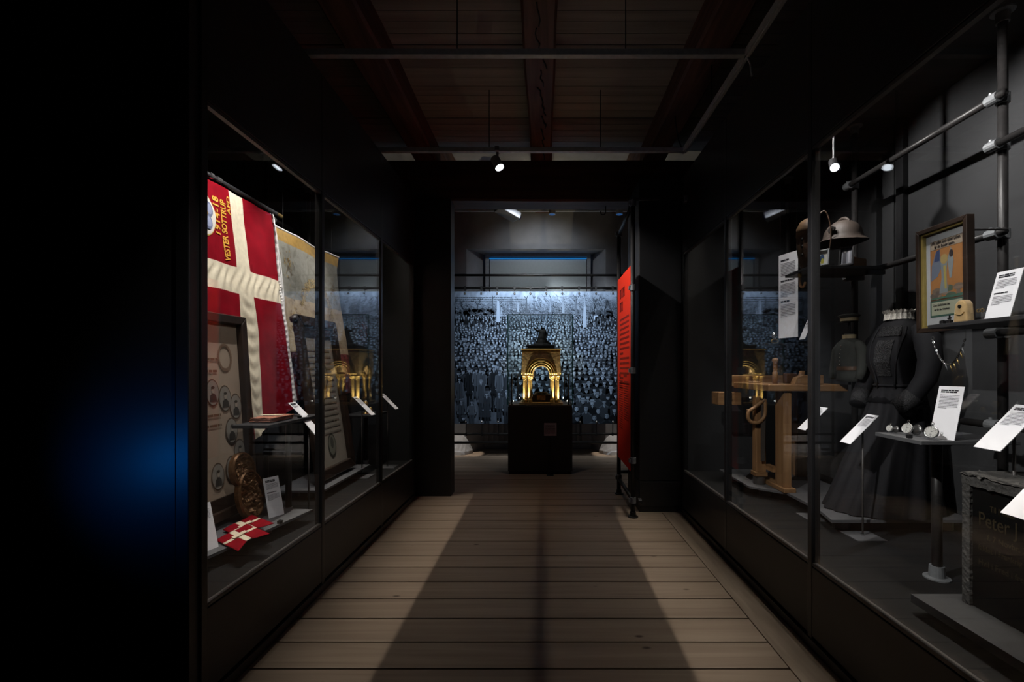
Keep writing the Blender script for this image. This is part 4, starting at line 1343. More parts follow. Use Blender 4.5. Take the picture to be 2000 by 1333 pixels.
for (ry, rz, d, col, lb, am) in ((0.118, 0.145, 0.004, (0.55, 0.38, 0.1), 4, 0.03), (0.111, 0.138, 0.006, (0.6, 0.56, 0.5), 4, 0.03)):
    eb.col = col
    pts = emb(2.832, 2.40, ry, rz, d, 28, lb, am)
    eb.add([onflag(2.832, 2.40, d + 0.003)] + pts, [(0, 1 + k, 1 + (k + 1) % 28) for k in range(28)])
for k in range(4):
    a = k * math.pi / 2 + 0.5
    cy_, cz_ = 2.832 + 0.05 * math.cos(a), 2.40 + 0.062 * math.sin(a)
    for (sc_, col, d) in ((1.0, (0.14, 0.16, 0.25), 0.011), (0.7, (0.25, 0.28, 0.4), 0.013)):
        eb.col = col
        pts = emb(cy_, cz_, 0.042 * sc_, 0.05 * sc_, d, 16)
        eb.add([onflag(cy_, cz_, d + 0.002)] + pts, [(0, 1 + q, 1 + (q + 1) % 16) for q in range(16)])
eb.col = (0.5, 0.28, 0.03)
pts = emb(2.832, 2.40, 0.022, 0.028, 0.017, 12)
eb.add([onflag(2.832, 2.40, 0.02)] + pts, [(0, 1 + q, 1 + (q + 1) % 12) for q in range(12)])
eb.build('embroidered_emblem', ink('embroidery', 0.8), fl, fix=False)

# tall printed silk cloth behind the flag's right edge (kept clear of the cases' end wall)
SKY0, SKY1 = 3.63, 4.70
def SKF(u, v):
    """u along the corridor 0..1, v down 0..1"""
    Y = SKY0 + (SKY1 - SKY0) * u
    return Vector((-2.15 + 0.17 * v + 0.010 * math.sin(u * 9 + v * 7) + 0.006 * noise.noise(Vector((u * 9, v * 9, 7))) + (0.03 * max(0, u - 0.93) / 0.07 * max(0, 0.1 - v) / 0.1), Y, 2.565 - 1.40 * v - 0.006 * math.sin(u * 12)))
sk = thing('silk_cloth', (-2.1, 4.15, 1.16), 'tall cream printed silk cloth with tan top band behind the flag', 'cloth')
m, nt, b = nodes_of('printed_silk')
N, L = nt.nodes, nt.links
tc = N.new('ShaderNodeTexCoord')
n1 = N.new('ShaderNodeTexNoise'); n1.inputs['Scale'].default_value = 9; n1.inputs['Detail'].default_value = 7; n1.inputs['Distortion'].default_value = 1.6
L.new(tc.outputs['Object'], n1.inputs['Vector'])
wv = N.new('ShaderNodeTexVoronoi'); wv.feature = 'DISTANCE_TO_EDGE'; wv.inputs['Scale'].default_value = 16
mixv = N.new('ShaderNodeVectorMath'); mixv.operation = 'ADD'
L.new(tc.outputs['Object'], mixv.inputs[0]); L.new(n1.outputs['Color'], mixv.inputs[1]); L.new(mixv.outputs[0], wv.inputs['Vector'])
rp1 = N.new('ShaderNodeValToRGB')
rp1.color_ramp.elements[0].position = 0.33; rp1.color_ramp.elements[0].color = (0.30, 0.215, 0.12, 1)
rp1.color_ramp.elements[1].position = 0.62; rp1.color_ramp.elements[1].color = (0.52, 0.42, 0.28, 1)
e2 = rp1.color_ramp.elements.new(0.46); e2.color = (0.44, 0.35, 0.235, 1)
L.new(n1.outputs['Fac'], rp1.inputs['Fac'])
rp2 = N.new('ShaderNodeValToRGB')
rp2.color_ramp.elements[0].position = 0.0; rp2.color_ramp.elements[0].color = (0.25, 0.2, 0.15, 1)
rp2.color_ramp.elements[1].position = 0.035; rp2.color_ramp.elements[1].color = (1, 1, 1, 1)
L.new(wv.outputs['Distance'], rp2.inputs['Fac'])
mx = N.new('ShaderNodeMix'); mx.data_type = 'RGBA'; mx.blend_type = 'MULTIPLY'; mx.inputs['Factor'].default_value = 0.75
L.new(rp1.outputs['Color'], mx.inputs['A']); L.new(rp2.outputs['Color'], mx.inputs['B'])
L.new(mx.outputs['Result'], b.inputs['Base Color']); b.inputs['Roughness'].default_value = 0.5
M_silk = m
def clothpart(name, v0, v1, u0, u1, mm, d=0.0):
    def f(a, c):
        p = SKF(u0 + (u1 - u0) * a, v0 + (v1 - v0) * c); p.x += d
        return tuple(p)
    return MB().grid(f, 30, 30).build(name, mm, sk, smooth=True, fix=False)
M_silk2 = M_silk.copy(); M_silk2.name = 'printed_silk_blue_grey'
for nd in M_silk2.node_tree.nodes:
    if nd.type == 'VALTORGB' and len(nd.color_ramp.elements) == 3:
        for e_, c_ in zip(nd.color_ramp.elements, ((0.19, 0.185, 0.15, 1), (0.26, 0.255, 0.215, 1), (0.32, 0.315, 0.275, 1))):
            e_.color = c_
clothpart('sky_area', 0.075, 0.40, 0.0, 1.0, M_silk2)
clothpart('printed_area', 0.40, 0.72, 0.0, 1.0, M_silk)
clothpart('top_band', 0.0, 0.075, 0.0, 1.0, mat('silk_tan_band', (0.36, 0.22, 0.06), 0.55, var=0.2, scale=30))
clothpart('lower_area', 0.72, 1.0, 0.0, 1.0, mat('silk_dark_red', (0.17, 0.035, 0.04), 0.6, var=0.9, scale=30))
MB().tube([SKF(k / 20, 0) for k in range(21)], 0.008, 6).build('top_rod', M_cord, sk)
MB().tube([SKF(0.0, k / 20) for k in range(21)], 0.007, 6).build('edge_cord', M_cord, sk)
# printed ornament: garland arc and small figures
og = MB()
ro = random.Random(21)
for k in range(70):
    a = 2.5 - k / 70 * 2.0
    u, v = 0.52 - 0.30 * math.cos(math.pi - a), 0.62 - 0.36 * math.sin(a)
    for q in range(9):
        du, dv = ro.uniform(-0.025, 0.025), ro.uniform(-0.03, 0.03)
        og.col = ro.choice(((0.4, 0.29, 0.12), (0.2, 0.14, 0.07), (0.5, 0.4, 0.22)))
        og.add([tuple(SKF(u + du + a_, v + dv + b_) + Vector((0.004, 0, 0))) for a_, b_ in ((0, 0), (0.007, 0.002), (0.009, 0.011), (0.002, 0.008))], [(0, 1, 2, 3)])
for (u0, v0, n_) in ((0.12, 0.2, 60), (0.85, 0.28, 60), (0.75, 0.55, 140), (0.15, 0.55, 140), (0.45, 0.6, 140)):
    for q in range(n_):
        du, dv = ro.gauss(0, 0.035), ro.gauss(0, 0.05)
        og.col = ro.choice(((0.2, 0.13, 0.06), (0.13, 0.1, 0.07), (0.45, 0.3, 0.1)))
        og.add([tuple(SKF(min(0.98, max(0, u0 + du + a_)), min(0.95, max(0.08, v0 + dv + b_))) + Vector((0.004, 0, 0))) for a_, b_ in ((0, 0), (0.006, 0.002), (0.009, 0.014), (0.002, 0.011))], [(0, 1, 2, 3)])
og.build('ornament_print', M_ink, sk, fix=False)
for u in (0.1, 0.9):
    p = SKF(u, 0)
    MB().tube([p, (p.x, p.y, ZI)], 0.0025, 6).build('hanging_wire', M_post, sk)

# plinth shelf at the front of the left case
ps = thing('plinth_shelf', (-1.9, 2.45, CASE_FLOOR), 'low grey plinth shelf holding the two small flags', 'shelf', 'low plinth shelves')
MB().prism([(-1.70, 1.93), (-1.505, 2.97), (-2.25, 3.05), (-2.25, 1.93)], 'z', 0.485, 0.50).build('shelf_board', M_shelfgrey, ps)
for (x, yy) in ((-1.85, 2.1), (-1.7, 2.75), (-2.15, 2.1), (-2.15, 2.85)):
    MB().lathe([(0.05, 0), (0.05, 0.065)], x, yy, 16, CASE_FLOOR).build('leg', M_post, ps)
ps2 = thing('plinth_shelf', (-1.8, 3.9, CASE_FLOOR), 'low grey plinth shelf under the leaning dark certificate frame', 'shelf', 'low plinth shelves')
MB().box(-2.05, -1.66, 3.42, 4.36, 0.485, 0.50).build('shelf_board', M_shelfgrey, ps2)
for (x, yy) in ((-1.95, 3.55), (-1.8, 3.55), (-1.95, 4.2), (-1.8, 4.2)):
    MB().lathe([(0.04, 0), (0.04, 0.065)], x, yy, 14, CASE_FLOOR).build('leg', M_post, ps2)

# near frame with oval portraits
fa = placed('portrait_frame', (-1.87, 2.05, 0.54), (0, 1, 0), (-0.08, 0, 1.21), 'large brown framed sheet of oval portraits at the left end of the left case', 'picture', 'framed pictures')
picture_frame(fa, 0.90, 1.21, 0.055, 0.05, M_brownframe)
MB().box(0.05, 0.85, 0.05, 1.16, -0.018, -0.012).build('sheet', mat('aged_mount_paper', (0.33, 0.255, 0.19), 0.7, var=0.12, scale=5), fa)
MB().box(0.05, 0.85, 0.05, 0.125, -0.012, 0.002).build('lower_bar', M_brownframe, fa)
def portrait(t, u, v, ru, rv, seed):
    q = random.Random(seed)
    mb = MB()
    mb.ell(u, v, ru * 1.12, rv * 1.12, -0.009, (0.10, 0.07, 0.05), 28)
    mb.ell(u, v, ru, rv, -0.008, (0.24, 0.22, 0.19), 28)
    mb.poly([(u - ru * 0.62, v - rv * 0.75), (u + ru * 0.62, v - rv * 0.75), (u + ru * 0.5, v - rv * 0.25), (u + ru * 0.15, v - rv * 0.05), (u - ru * 0.15, v - rv * 0.05), (u - ru * 0.5, v - rv * 0.25)], -0.007, (0.05, 0.045, 0.04))
    mb.ell(u, v + rv * 0.2, ru * 0.24, rv * 0.26, -0.006, (0.32, 0.28, 0.23), 12)
    mb.ell(u, v + rv * 0.42, ru * 0.30, rv * 0.12, -0.0055, (0.06, 0.05, 0.04), 10)
    return mb.build('oval_portrait', M_ink, t, fix=False)
for k, (u, v) in enumerate(((0.60, 0.74), (0.70, 0.70), (0.79, 0.645), (0.74, 0.50), (0.80, 0.36), (0.72, 0.27), (0.60, 0.25), (0.45, 0.28), (0.45, 0.72), (0.32, 0.64), (0.25, 0.45))):
    portrait(fa, u, v, 0.048, 0.072, k)
mb = MB()
for k in range(28):
    a = k * 2 * math.pi / 28
    mb.ell(0.72 + 0.055 * math.cos(a), 0.95 + 0.075 * math.sin(a), 0.009, 0.011, -0.008, (0.2, 0.13, 0.09), 6)
for v in (0.93, 0.86, 0.60, 0.54):
    words(mb, r, 0.5, 0.66, v, 0.014, -0.008, (0.14, 0.09, 0.06))
mb.build('printed_text', M_ink, fa, fix=False)

# leaning dark frame with a certificate
fb = placed('certificate_frame', (-1.75, 3.53, 0.525), (0, 1, 0), (-0.19, 0, 1.33), 'tall dark wooden frame with a certificate leaning in the left case', 'picture', 'framed pictures')
picture_frame(fb, 0.67, 1.33, 0.085, 0.05, M_brownframe)
MB().box(0.08, 0.59, 0.08, 1.25, -0.018, -0.012).build('sheet', mat('certificate_paper', (0.24, 0.215, 0.175), 0.7, var=0.12, scale=7), fb)
mb = MB()
for k in range(15):
    words(mb, r, 0.13, 0.54, 1.05 - k * 0.05, 0.014, -0.009, (0.17, 0.15, 0.12))
for q, (u, v, ru, rv) in enumerate(((0.33, 0.25, 0.07, 0.10), (0.33, 0.85, 0.10, 0.12))):
    mb.ell(u, v, ru, rv, -0.008, (0.05, 0.048, 0.04), 20)
    mb.ell(u, v, ru * 0.85, rv * 0.85, -0.0075, (0.15, 0.15, 0.12), 20)
    mb.ell(u, v + 0.02, ru * 0.4, rv * 0.5, -0.007, (0.07, 0.07, 0.06), 14)
mb.build('certificate_print', M_ink, fb, fix=False)
MB().lathe([(0.001, -0.03), (0.026, -0.02), (0.03, 0), (0.026, 0.02), (0.001, 0.03)], -0.01, 1.29, 12).build('corner_knob', M_brownframe, fb, smooth=True)

# carved double medallion
md = placed('carved_medallion', (-1.755, 2.75, 0.50), (0.12, 1, 0), (-0.14, 0.03, 1), 'carved bronze double oval medallion standing behind the small flags', 'medallion')
def relief(cu, cv, ru, rv, seed, name):
    mb = MB()
    nr, na = 18, 56
    vs = []
    for i in range(nr + 1):
        f = i / nr
        for k in range(na):
            a = 2 * math.pi * k / na
            p = Vector((f * ru * math.cos(a), f * rv * math.sin(a), 0))
            hgt = 0.006 + 0.030 * noise.noise(Vector((p.x * 46, p.y * 46, seed))) + 0.010 * noise.noise(Vector((p.x * 90, p.y * 90, seed + 5)))
            if f > 0.86:
                hgt = 0.022
            if f > 0.97:
                hgt = 0.012
            vs.append((cu + p.x, cv + p.y, hgt))
    for k in range(na):
        a = 2 * math.pi * k / na
        vs.append((cu + ru * math.cos(a), cv + rv * math.sin(a), -0.014))
    fs = []
    for i in range(nr + 1):
        for k in range(na):
            a, b2 = i * na + k, i * na + (k + 1) % na
            fs.append((a, b2, b2 + na, a + na))
    fs.append(tuple(range((nr + 1) * na, (nr + 2) * na)))
    mb.add(vs, fs)
    return mb.build(name, M_carved, md, smooth=False)
relief(0.0, 0.158, 0.10, 0.152, 3.0, 'lower_oval')
relief(-0.035, 0.315, 0.085, 0.105, 8.0, 'upper_oval')
MB().box(-0.05, 0.05, 0.0, 0.02, -0.05, 0.03).build('acrylic_foot', M_acryl, md)

# two small swallow-tailed flags
def small_flag(origin, yaw, label):
    a = math.radians(yaw)
    u = Vector((math.cos(a), math.sin(a), 0)); t_ = math.radians(16)
    v = Vector((-math.sin(a) * math.cos(t_), math.cos(a) * math.cos(t_), math.sin(t_)))
    t = placed('small_flag', origin, u, v, label, 'flag', 'small flags on the plinth shelf')
    W_, H_ = 0.26, 0.155
    def z(x, y_): return 0.006 + 0.004 * noise.noise(Vector((x * 14, y_ * 14, yaw)))
    def area(x0, x1, y0, y1, nm, m):
        mb = MB().grid(lambda p, q: (x0 + (x1 - x0) * p, y0 + (y1 - y0) * q, z(x0 + (x1 - x0) * p, y0 + (y1 - y0) * q)), 6, 6)
        o = mb.build(nm, m, t, smooth=True, fix=False)
        sd = o.modifiers.new('thick', 'SOLIDIFY'); sd.thickness = 0.003
        return o
    area(0, 0.085, 0, 0.064, 'red_field', M_red); area(0, 0.085, 0.091, H_, 'red_field', M_red)
    area(0.085, 0.112, 0, H_, 'cream_cross_bar', M_cream); area(0, 0.085, 0.064, 0.091, 'cream_cross_bar', M_cream); area(0.112, 0.2, 0.064, 0.091, 'cream_cross_bar', M_cream)
    for sg in (0, 1):
        def tail(p, q):
            x = 0.112 + p * ((W_ - 0.112) * (1 - 0.35 * q))
            y_ = q * 0.064
            if sg: y_ = H_ - y_
            return (x, y_, z(x, y_))
        o = MB().grid(tail, 8, 6, flip=bool(sg)).build('red_tail', M_red, t, smooth=True, fix=False)
        sd = o.modifiers.new('thick', 'SOLIDIFY'); sd.thickness = 0.003
    MB().box(0.082, 0.115, 0.045, 0.11, 0.011, 0.014).build('cream_band', M_cream, t)
    return t
small_flag((-1.735, 2.41, 0.506), -34, 'small red swallow-tailed flag lying nearest the glass on the grey plinth')
small_flag((-1.80, 2.555, 0.51), -34, 'small red swallow-tailed flag lying partly under the carved medallion')
for (x, yy, lb) in ((-1.585, 2.52, 'tiny black sensor cube beside the small flags'), (-1.565, 2.70, 'tiny black sensor cube in front of the carved medallion')):
    t = thing('sensor_cube', (x, yy, 0.5), lb, 'sensor', 'tiny black sensors')
    MB().box(x - 0.012, x + 0.012, yy - 0.012, yy + 0.012, 0.50, 0.518).build('body', M_post, t, bevel=0.003)
    MB().tube([(x, yy, 0.518), (x, yy, 0.522)], 0.006, 10).build('button', M_rail, t)
stand_card(-1, (-1.69, 2.30, 0.50), 0.10, 0.235, 14, 15, 'white label standing at the left end of the grey plinth', 31, ((0.7, 1),), True, 9)
stand_card(-1, (-1.66, 2.83, 0.50), 0.10, 0.245, 14, 25, 'white label with two paragraphs standing right of the carved medallion', 32, ((0.8, 2), (0.8, 1)), True, 12)

# shelf with folded cloth and labels
sh = thing('black_shelf', (-1.74, 3.0, CASE_FLOOR), 'black shelf on a post before the lower edge of the red flag', 'shelf', 'black shelves in the cases')
MB().box(-1.84, -1.62, 2.68, 3.34, 1.065, 1.085).build('shelf_board', M_shelfblack, sh, bevel=0.003)
MB().tube([(-1.75, 3.12, CASE_FLOOR), (-1.75, 3.12, 1.065)], 0.02, 12).build('post', M_pipe, sh, smooth=True)
MB().lathe([(0.045, 0), (0.045, 0.006), (0.028, 0.01), (0.026, 0.05)], -1.75, 3.12, 16, CASE_FLOOR).build('floor_flange', M_clamp, sh)
fc = thing('folded_flag', (-1.74, 2.92, 1.085), 'folded faded flag lying on the black shelf below the large flag', 'cloth')
M_faded = mat('faded_red_cloth', (0.33, 0.13, 0.08), 0.8, var=0.25)
for k in range(3):
    def f(a, c, k=k):
        return (-1.80 + 0.13 * a + 0.004 * k, 2.78 + 0.25 * c, 1.0875 + 0.010 * (k + 1) + 0.004 * noise.noise(Vector((a * 4, c * 4, k * 3))))
    o = MB().grid(f, 10, 10).build('fold', M_faded if k != 2 else M_faded, fc, smooth=True, fix=False)
    sd = o.modifiers.new('thick', 'SOLIDIFY'); sd.thickness = 0.009; sd.offset = -1
MB().box(-1.80, -1.665, 2.88, 2.92, 1.1225, 1.1245).build('cream_stripe', M_cream, fc)
t = thing('sensor_cube', (-1.64, 3.06, 1.085), 'tiny black sensor cube on the black shelf by the folded flag', 'sensor', 'tiny black sensors')
MB().box(-1.652, -1.63, 3.05, 3.07, 1.085, 1.103).build('body', M_post, t, bevel=0.003)
MB().box(-1.645, -1.637, 3.056, 3.064, 1.103, 1.106).build('button', M_rail, t)
tilt_card(-1, (-1.725, 3.2, 1.135), 0.09, 0.13, 45, 'white label slanted on the black shelf below the flag', 33, None, False, ((0.9, 3),), 3)
tilt_card(-1, (-1.60, 3.13, 1.03), 0.09, 0.17, 50, 'white label slanted just below the edge of the black shelf', 34, CASE_FLOOR, False, ((0.5, 2),), 5)
tilt_card(-1, (-1.655, 4.2, 1.075), 0.10, 0.235, 45, 'white slanted label on a rod in the second left pane', 35, CASE_FLOOR, True)
tilt_card(-1, (-1.565, 4.62, 1.085), 0.10, 0.215, 45, 'white slanted label on a rod in the last left pane', 36, CASE_FLOOR, True)
sh2 = thing('black_shelf', (-1.7, 4.6, CASE_FLOOR), 'black shelf on a flanged post in the far end of the left case', 'shelf', 'black shelves in the cases')
MB().box(-1.95, -1.66, 4.4, 4.85, 0.945, 0.965).build('shelf_board', M_shelfblack, sh2, bevel=0.003)
MB().tube([(-1.82, 4.66, CASE_FLOOR), (-1.82, 4.66, 0.945)], 0.02, 12).build('post', M_pipe, sh2, smooth=True)
MB().lathe([(0.05, 0), (0.05, 0.006), (0.03, 0.01), (0.028, 0.06), (0.022, 0.06)], -1.82, 4.66, 16, CASE_FLOOR).build('floor_flange', M_clamp, sh2)
t = thing('small_ornament', (-1.78, 4.6, 0.965), 'small dark brass ornament on the far left shelf', 'ornament')
MB().lathe([(0.03, 0), (0.03, 0.006), (0.008, 0.015), (0.007, 0.05), (0.025, 0.08), (0.03, 0.1), (0.018, 0.12), (0.004, 0.13)], -1.78, 4.55, 16, 0.965).build('stem', M_brass, t, smooth=True)
MB().lathe([(0.018, 0), (0.024, 0.02), (0.015, 0.05), (0.004, 0.06)], -1.78, 4.68, 14, 0.965).build('knob', M_brass, t, smooth=True)

# ------------------------------------------------------------------ right case
RPX = 2.35
rr_ = thing('pipe_rack', (RPX, 3.3, CASE_FLOOR), 'black pipe rack with pale clamps along the back of the right case', 'pipe rack', 'pipe racks in the cases')
for yy in (1.25, 2.33, 3.44, 4.38):
    pipe_post(rr_, RPX, yy, CASE_FLOOR, ZI)
XBAR = RPX - 0.048
for (z, y0, y1) in ((2.80, 2.27, 3.47), (2.56, 0.6, 2.36), (2.107, 2.27, 3.47), (1.60, 1.2, 2.36), (1.13, 1.9, 2.5)):
    MB().tube([(XBAR, y0, z), (XBAR, y1, z)], 0.019, 14).build('bar', M_pipe, rr_, smooth=True)
for (yy, z) in ((2.33, 2.80), (3.44, 2.80), (2.33, 2.56), (2.33, 2.107), (3.44, 2.107), (2.33, 1.60), (2.33, 1.13), (3.44, 2.40)):
    pipe_clamp(rr_, RPX, yy, z)
# flat vertical channel behind each post
for yy in (2.33, 3.44):
    MB().box(XBR - 0.05, XBR - 0.012, yy - 0.16, yy - 0.09, CASE_FLOOR, ZI).build('wall_channel', M_post, rr_)

# small downlight in the case
t = thing('case_spotlight', (1.95, 3.05, 2.78), 'small lit spotlight inside the right case near the glass post', 'spotlight', 'track spotlights')
MB().tube([(1.93, 3.02, 2.755), (1.96, 3.08, 2.82)], 0.030, 18).build('lamp_head', M_post, t)
MB().tube([(1.9275, 3.015, 2.7496), (1.93, 3.02, 2.755)], 0.026, 18).build('lens', M_lampon, t)
MB().tube([(1.95, 3.06, 2.80), (1.95, 3.06, ZI)], 0.008, 8).build('stem', M_post, t)

# shelf with the helmet
s1 = thing('black_shelf', (2.05, 3.2, 2.10), 'black shelf under the helmet carried by the pipe rack', 'shelf', 'black shelves in the cases')
MB().box(1.78, 2.29, 3.04, 3.36, 2.088, 2.108).build('shelf_board', M_shelfblack, s1, bevel=0.003)
for yy in (3.1, 3.3):
    MB().box(2.20, 2.32, yy - 0.01, yy + 0.01, 2.06, 2.088).build('bracket', M_pipe, s1)
hm = thing('steel_helmet', (2.10, 3.2, 2.108), 'brown steel helmet with a crest ridge on a stand', 'helmet')
def ring(z, rx, ry, n=40, cx=2.10, cy=3.2, dip=0.0):
    return [(cx + rx * math.cos(2 * math.pi * k / n), cy + ry * math.sin(2 * math.pi * k / n), z + dip * math.cos(2 * (2 * math.pi * k / n))) for k in range(n)]
zh = 2.315
MB().loft([ring(zh - 0.012, 0.150, 0.165, dip=0.008), ring(zh - 0.004, 0.142, 0.157, dip=0.008), ring(zh + 0.012, 0.122, 0.137, dip=0.004), ring(zh + 0.03, 0.117, 0.132), ring(zh + 0.07, 0.108, 0.122),
           ring(zh + 0.105, 0.087, 0.098), ring(zh + 0.132, 0.052, 0.06), ring(zh + 0.142, 0.02, 0.024), ring(zh + 0.144, 0.002, 0.002)], cap=False).build('shell', M_helmet, hm, smooth=True)
MB().loft([ring(zh - 0.012, 0.150, 0.165, dip=0.008), ring(zh + 0.012, 0.118, 0.133), ring(zh + 0.09, 0.09, 0.10), ring(zh + 0.125, 0.002, 0.002)], cap=False).build('lining', M_dark, hm, smooth=True)
MB().tube([(2.10, 3.2 + 0.10 * math.cos(a), zh + 0.05 + 0.105 * math.sin(a)) for a in [0.5 + k * 0.2 for k in range(11)]], [0.004 + 0.010 * math.sin(k / 10 * math.pi) for k in range(11)], 8).build('crest', M_helmet, hm, smooth=True)
bd = MB()
for (dy, dz) in ((0.0, 0.012), (0.02, 0.0), (-0.02, 0.0), (0.0, -0.016)):
    bd.tube([(1.985, 3.145 + dy, zh + 0.065 + dz), (1.997, 3.147 + dy, zh + 0.066 + dz)], 0.013, 10)
bd.build('badge', mat('badge_dark', (0.03, 0.027, 0.025), 0.6), hm)
MB().tube([(2.10, 3.2, 2.108), (2.10, 3.2, zh + 0.10)], 0.008, 8).lathe([(0.05, 0), (0.05, 0.005)], 2.10, 3.2, 16, 2.108).build('stand', M_post, hm)

bg = thing('leather_bag', (1.845, 3.2, 2.108), 'worn brown leather field bag standing left of the helmet', 'bag')
rings_ = []
for z, rx, ry, dx in ((0.0, 0.03, 0.05, 0.012), (0.05, 0.042, 0.06, 0.006), (0.14, 0.05, 0.07, 0.0), (0.24, 0.052, 0.072, -0.004), (0.30, 0.046, 0.07, 0.0), (0.335, 0.03, 0.055, 0.008), (0.35, 0.012, 0.03, 0.012)):
    rings_.append([(1.845 + dx + (rx + 0.010 * noise.noise(Vector((k * 0.9, z * 30, 2)))) * math.cos(k * math.pi / 12), 3.2 + (ry + 0.01 * noise.noise(Vector((k * 0.8, z * 24, 9)))) * math.sin(k * math.pi / 12), 2.108 + z) for k in range(24)])
MB().loft(rings_).build('body', M_leather, bg, smooth=True)
MB().loft([[(1.845 + rx * math.cos(k * math.pi / 10), 3.195 + ry * math.sin(k * math.pi / 10), 2.108 + z) for k in range(20)] for z, rx, ry in ((0.24, 0.062, 0.08), (0.30, 0.058, 0.08), (0.345, 0.035, 0.06), (0.36, 0.01, 0.03))]).build('flap', mat('tan_leather', (0.14, 0.08, 0.04), 0.55, var=0.35, scale=30), bg, smooth=True)
for zz in (0.10, 0.16, 0.21):
    MB().lathe([(0.012, 0), (0.010, 0.006), (0.002, 0.008)], n=10).build('stud', M_bronze, bg).matrix_parent_inverse = bg.matrix_basis.inverted() @ Matrix.Translation((1.797, 3.165, 2.108 + zz)) @ Matrix.Rotation(-math.pi / 2, 4, 'Y')
MB().tube(smooth_path([(1.88, 3.16, 2.44), (1.92, 3.12, 2.50), (1.955, 3.11, 2.42), (1.965, 3.115, 2.30), (1.95, 3.12, 2.2), (1.94, 3.12, 2.125)]), 0.005, 6).build('strap', M_leather, bg, smooth=True)
ct = thing('leather_canister', (1.93, 3.24, 2.108), 'dark red-brown leather canister behind the field bag', 'canister')
MB().lathe([(0.04, 0), (0.042, 0.01), (0.042, 0.30), (0.038, 0.31)], 1.93, 3.27, 20, 2.108).build('body', mat('oxblood_leather', (0.10, 0.035, 0.022), 0.4), ct, smooth=True)
MB().lathe([(0.044, 0), (0.044, 0.04), (0.036, 0.05), (0.002, 0.052)], 1.93, 3.27, 20, 2.408).build('lid', M_brass, ct, smooth=True)
def photo(origin, yaw, lean, w, h, label, mat_frame, shapes):
    ya, a = math.radians(yaw), math.radians(lean)
    u = Vector((math.sin(ya), -math.cos(ya), 0)); n0 = u.cross(Vector((0, 0, 1)))
    v = Vector((0, 0, 1)) * math.cos(a) - n0 * math.sin(a)
    t = placed('photo_frame', origin, u, v, label, 'picture', 'small photo frames')
    picture_frame(t, w, h, w * 0.14, 0.012, mat_frame)
    mb = MB()
    for s_ in shapes:
        s_(mb)
    mb.build('photograph', M_ink, t, fix=False)
    MB().prism([(w * 0.4, 0.0), (w * 0.6, 0.0), (w * 0.5, h * 0.6)], 'z', -0.03, -0.007).build('back_strut', M_post, t)
    return t
photo((1.855, 3.085, 2.112), 35, 8, 0.07, 0.11, 'small bright photo in a pale frame on the helmet shelf', M_track,
      [lambda m_: m_.rect(0.008, 0.062, 0.008, 0.102, -0.003, (0.75, 0.75, 0.7)), lambda m_: m_.ell(0.025, 0.05, 0.014, 0.03, -0.002, (0.05, 0.1, 0.2), 10), lambda m_: m_.ell(0.028, 0.03, 0.01, 0.02, -0.0015, (0.6, 0.55, 0.1), 10)])
photo((2.005, 3.10, 2.112), 40, 10, 0.09, 0.135, 'small grey photo in a black frame below the helmet', M_post,
      [lambda m_: m_.rect(0.01, 0.08, 0.01, 0.125, -0.003, (0.2, 0.21, 0.24)), lambda m_: m_.rect(0.025, 0.045, 0.01, 0.10, -0.002, (0.07, 0.07, 0.08)), lambda m_: m_.rect(0.055, 0.066, 0.02, 0.12, -0.002, (0.38, 0.38, 0.42)), lambda m_: m_.ell(0.035, 0.105, 0.009, 0.012, -0.0015, (0.3, 0.3, 0.3), 8)])
t = thing('wooden_box', (2.15, 3.14, 2.108), 'small open wooden box beside the black photo frame', 'box')
MB().prism([(2.105, 2.108), (2.20, 2.108), (2.20, 2.165), (2.105, 2.185)], 'y', 3.10, 3.19).build('body', M_pineH, t, bevel=0.003)
MB().box(2.11, 2.195, 3.105, 3.185, 2.166, 2.17).build('lid', M_pineH, t)

# memorial sheet in a dark frame with gilt slip
pf = placed('memorial_frame', (2.065, 2.50, 1.612), (0, -1, 0), (-0.01, 0, 1), 'dark framed memorial sheet with orange picture and blackletter text', 'picture', 'framed pictures')
PW, PH = 0.305, 0.555
picture_frame(pf, PW, PH, 0.024, 0.04, M_brownframe, 0.010, mat('gilt_slip', (0.5, 0.38, 0.12), 0.35, 0.7))
mb = MB()
mb.rect(0.03, PW - 0.03, 0.03, PH - 0.03, -0.012, (0.5, 0.5, 0.5))
mb.rect(0.06, PW - 0.055, 0.10, PH - 0.075, -0.0112, (0.12, 0.06, 0.03))
mb.rect(0.062, PW - 0.057, 0.435, PH - 0.077, -0.0106, (0.42, 0.33, 0.24))
mb.rect(0.062, PW - 0.057, 0.172, 0.433, -0.0106, (0.42, 0.185, 0.065))
mb.rect(0.058, PW - 0.053, 0.078, 0.165, -0.0108, (0.06, 0.12, 0.09))
mb.rect(0.066, PW - 0.061, 0.088, 0.157, -0.0104, (0.42, 0.42, 0.3))
q = random.Random(4)
for k in range(16):   # grey-green uneven ground
    mb.ell(0.075 + q.random() * 0.16, 0.18 + q.random() * 0.05, 0.012 + q.random() * 0.02, 0.008 + q.random() * 0.012, -0.0100 + k * 0.00002, q.choice(((0.2, 0.15, 0.11), (0.14, 0.11, 0.09), (0.27, 0.19, 0.14), (0.1, 0.13, 0.09))), 9, q.random())
mb.poly([(0.062, 0.172), (PW - 0.057, 0.172), (PW - 0.057, 0.186), (0.062, 0.179)], -0.0094, (0.08, 0.16, 0.11))
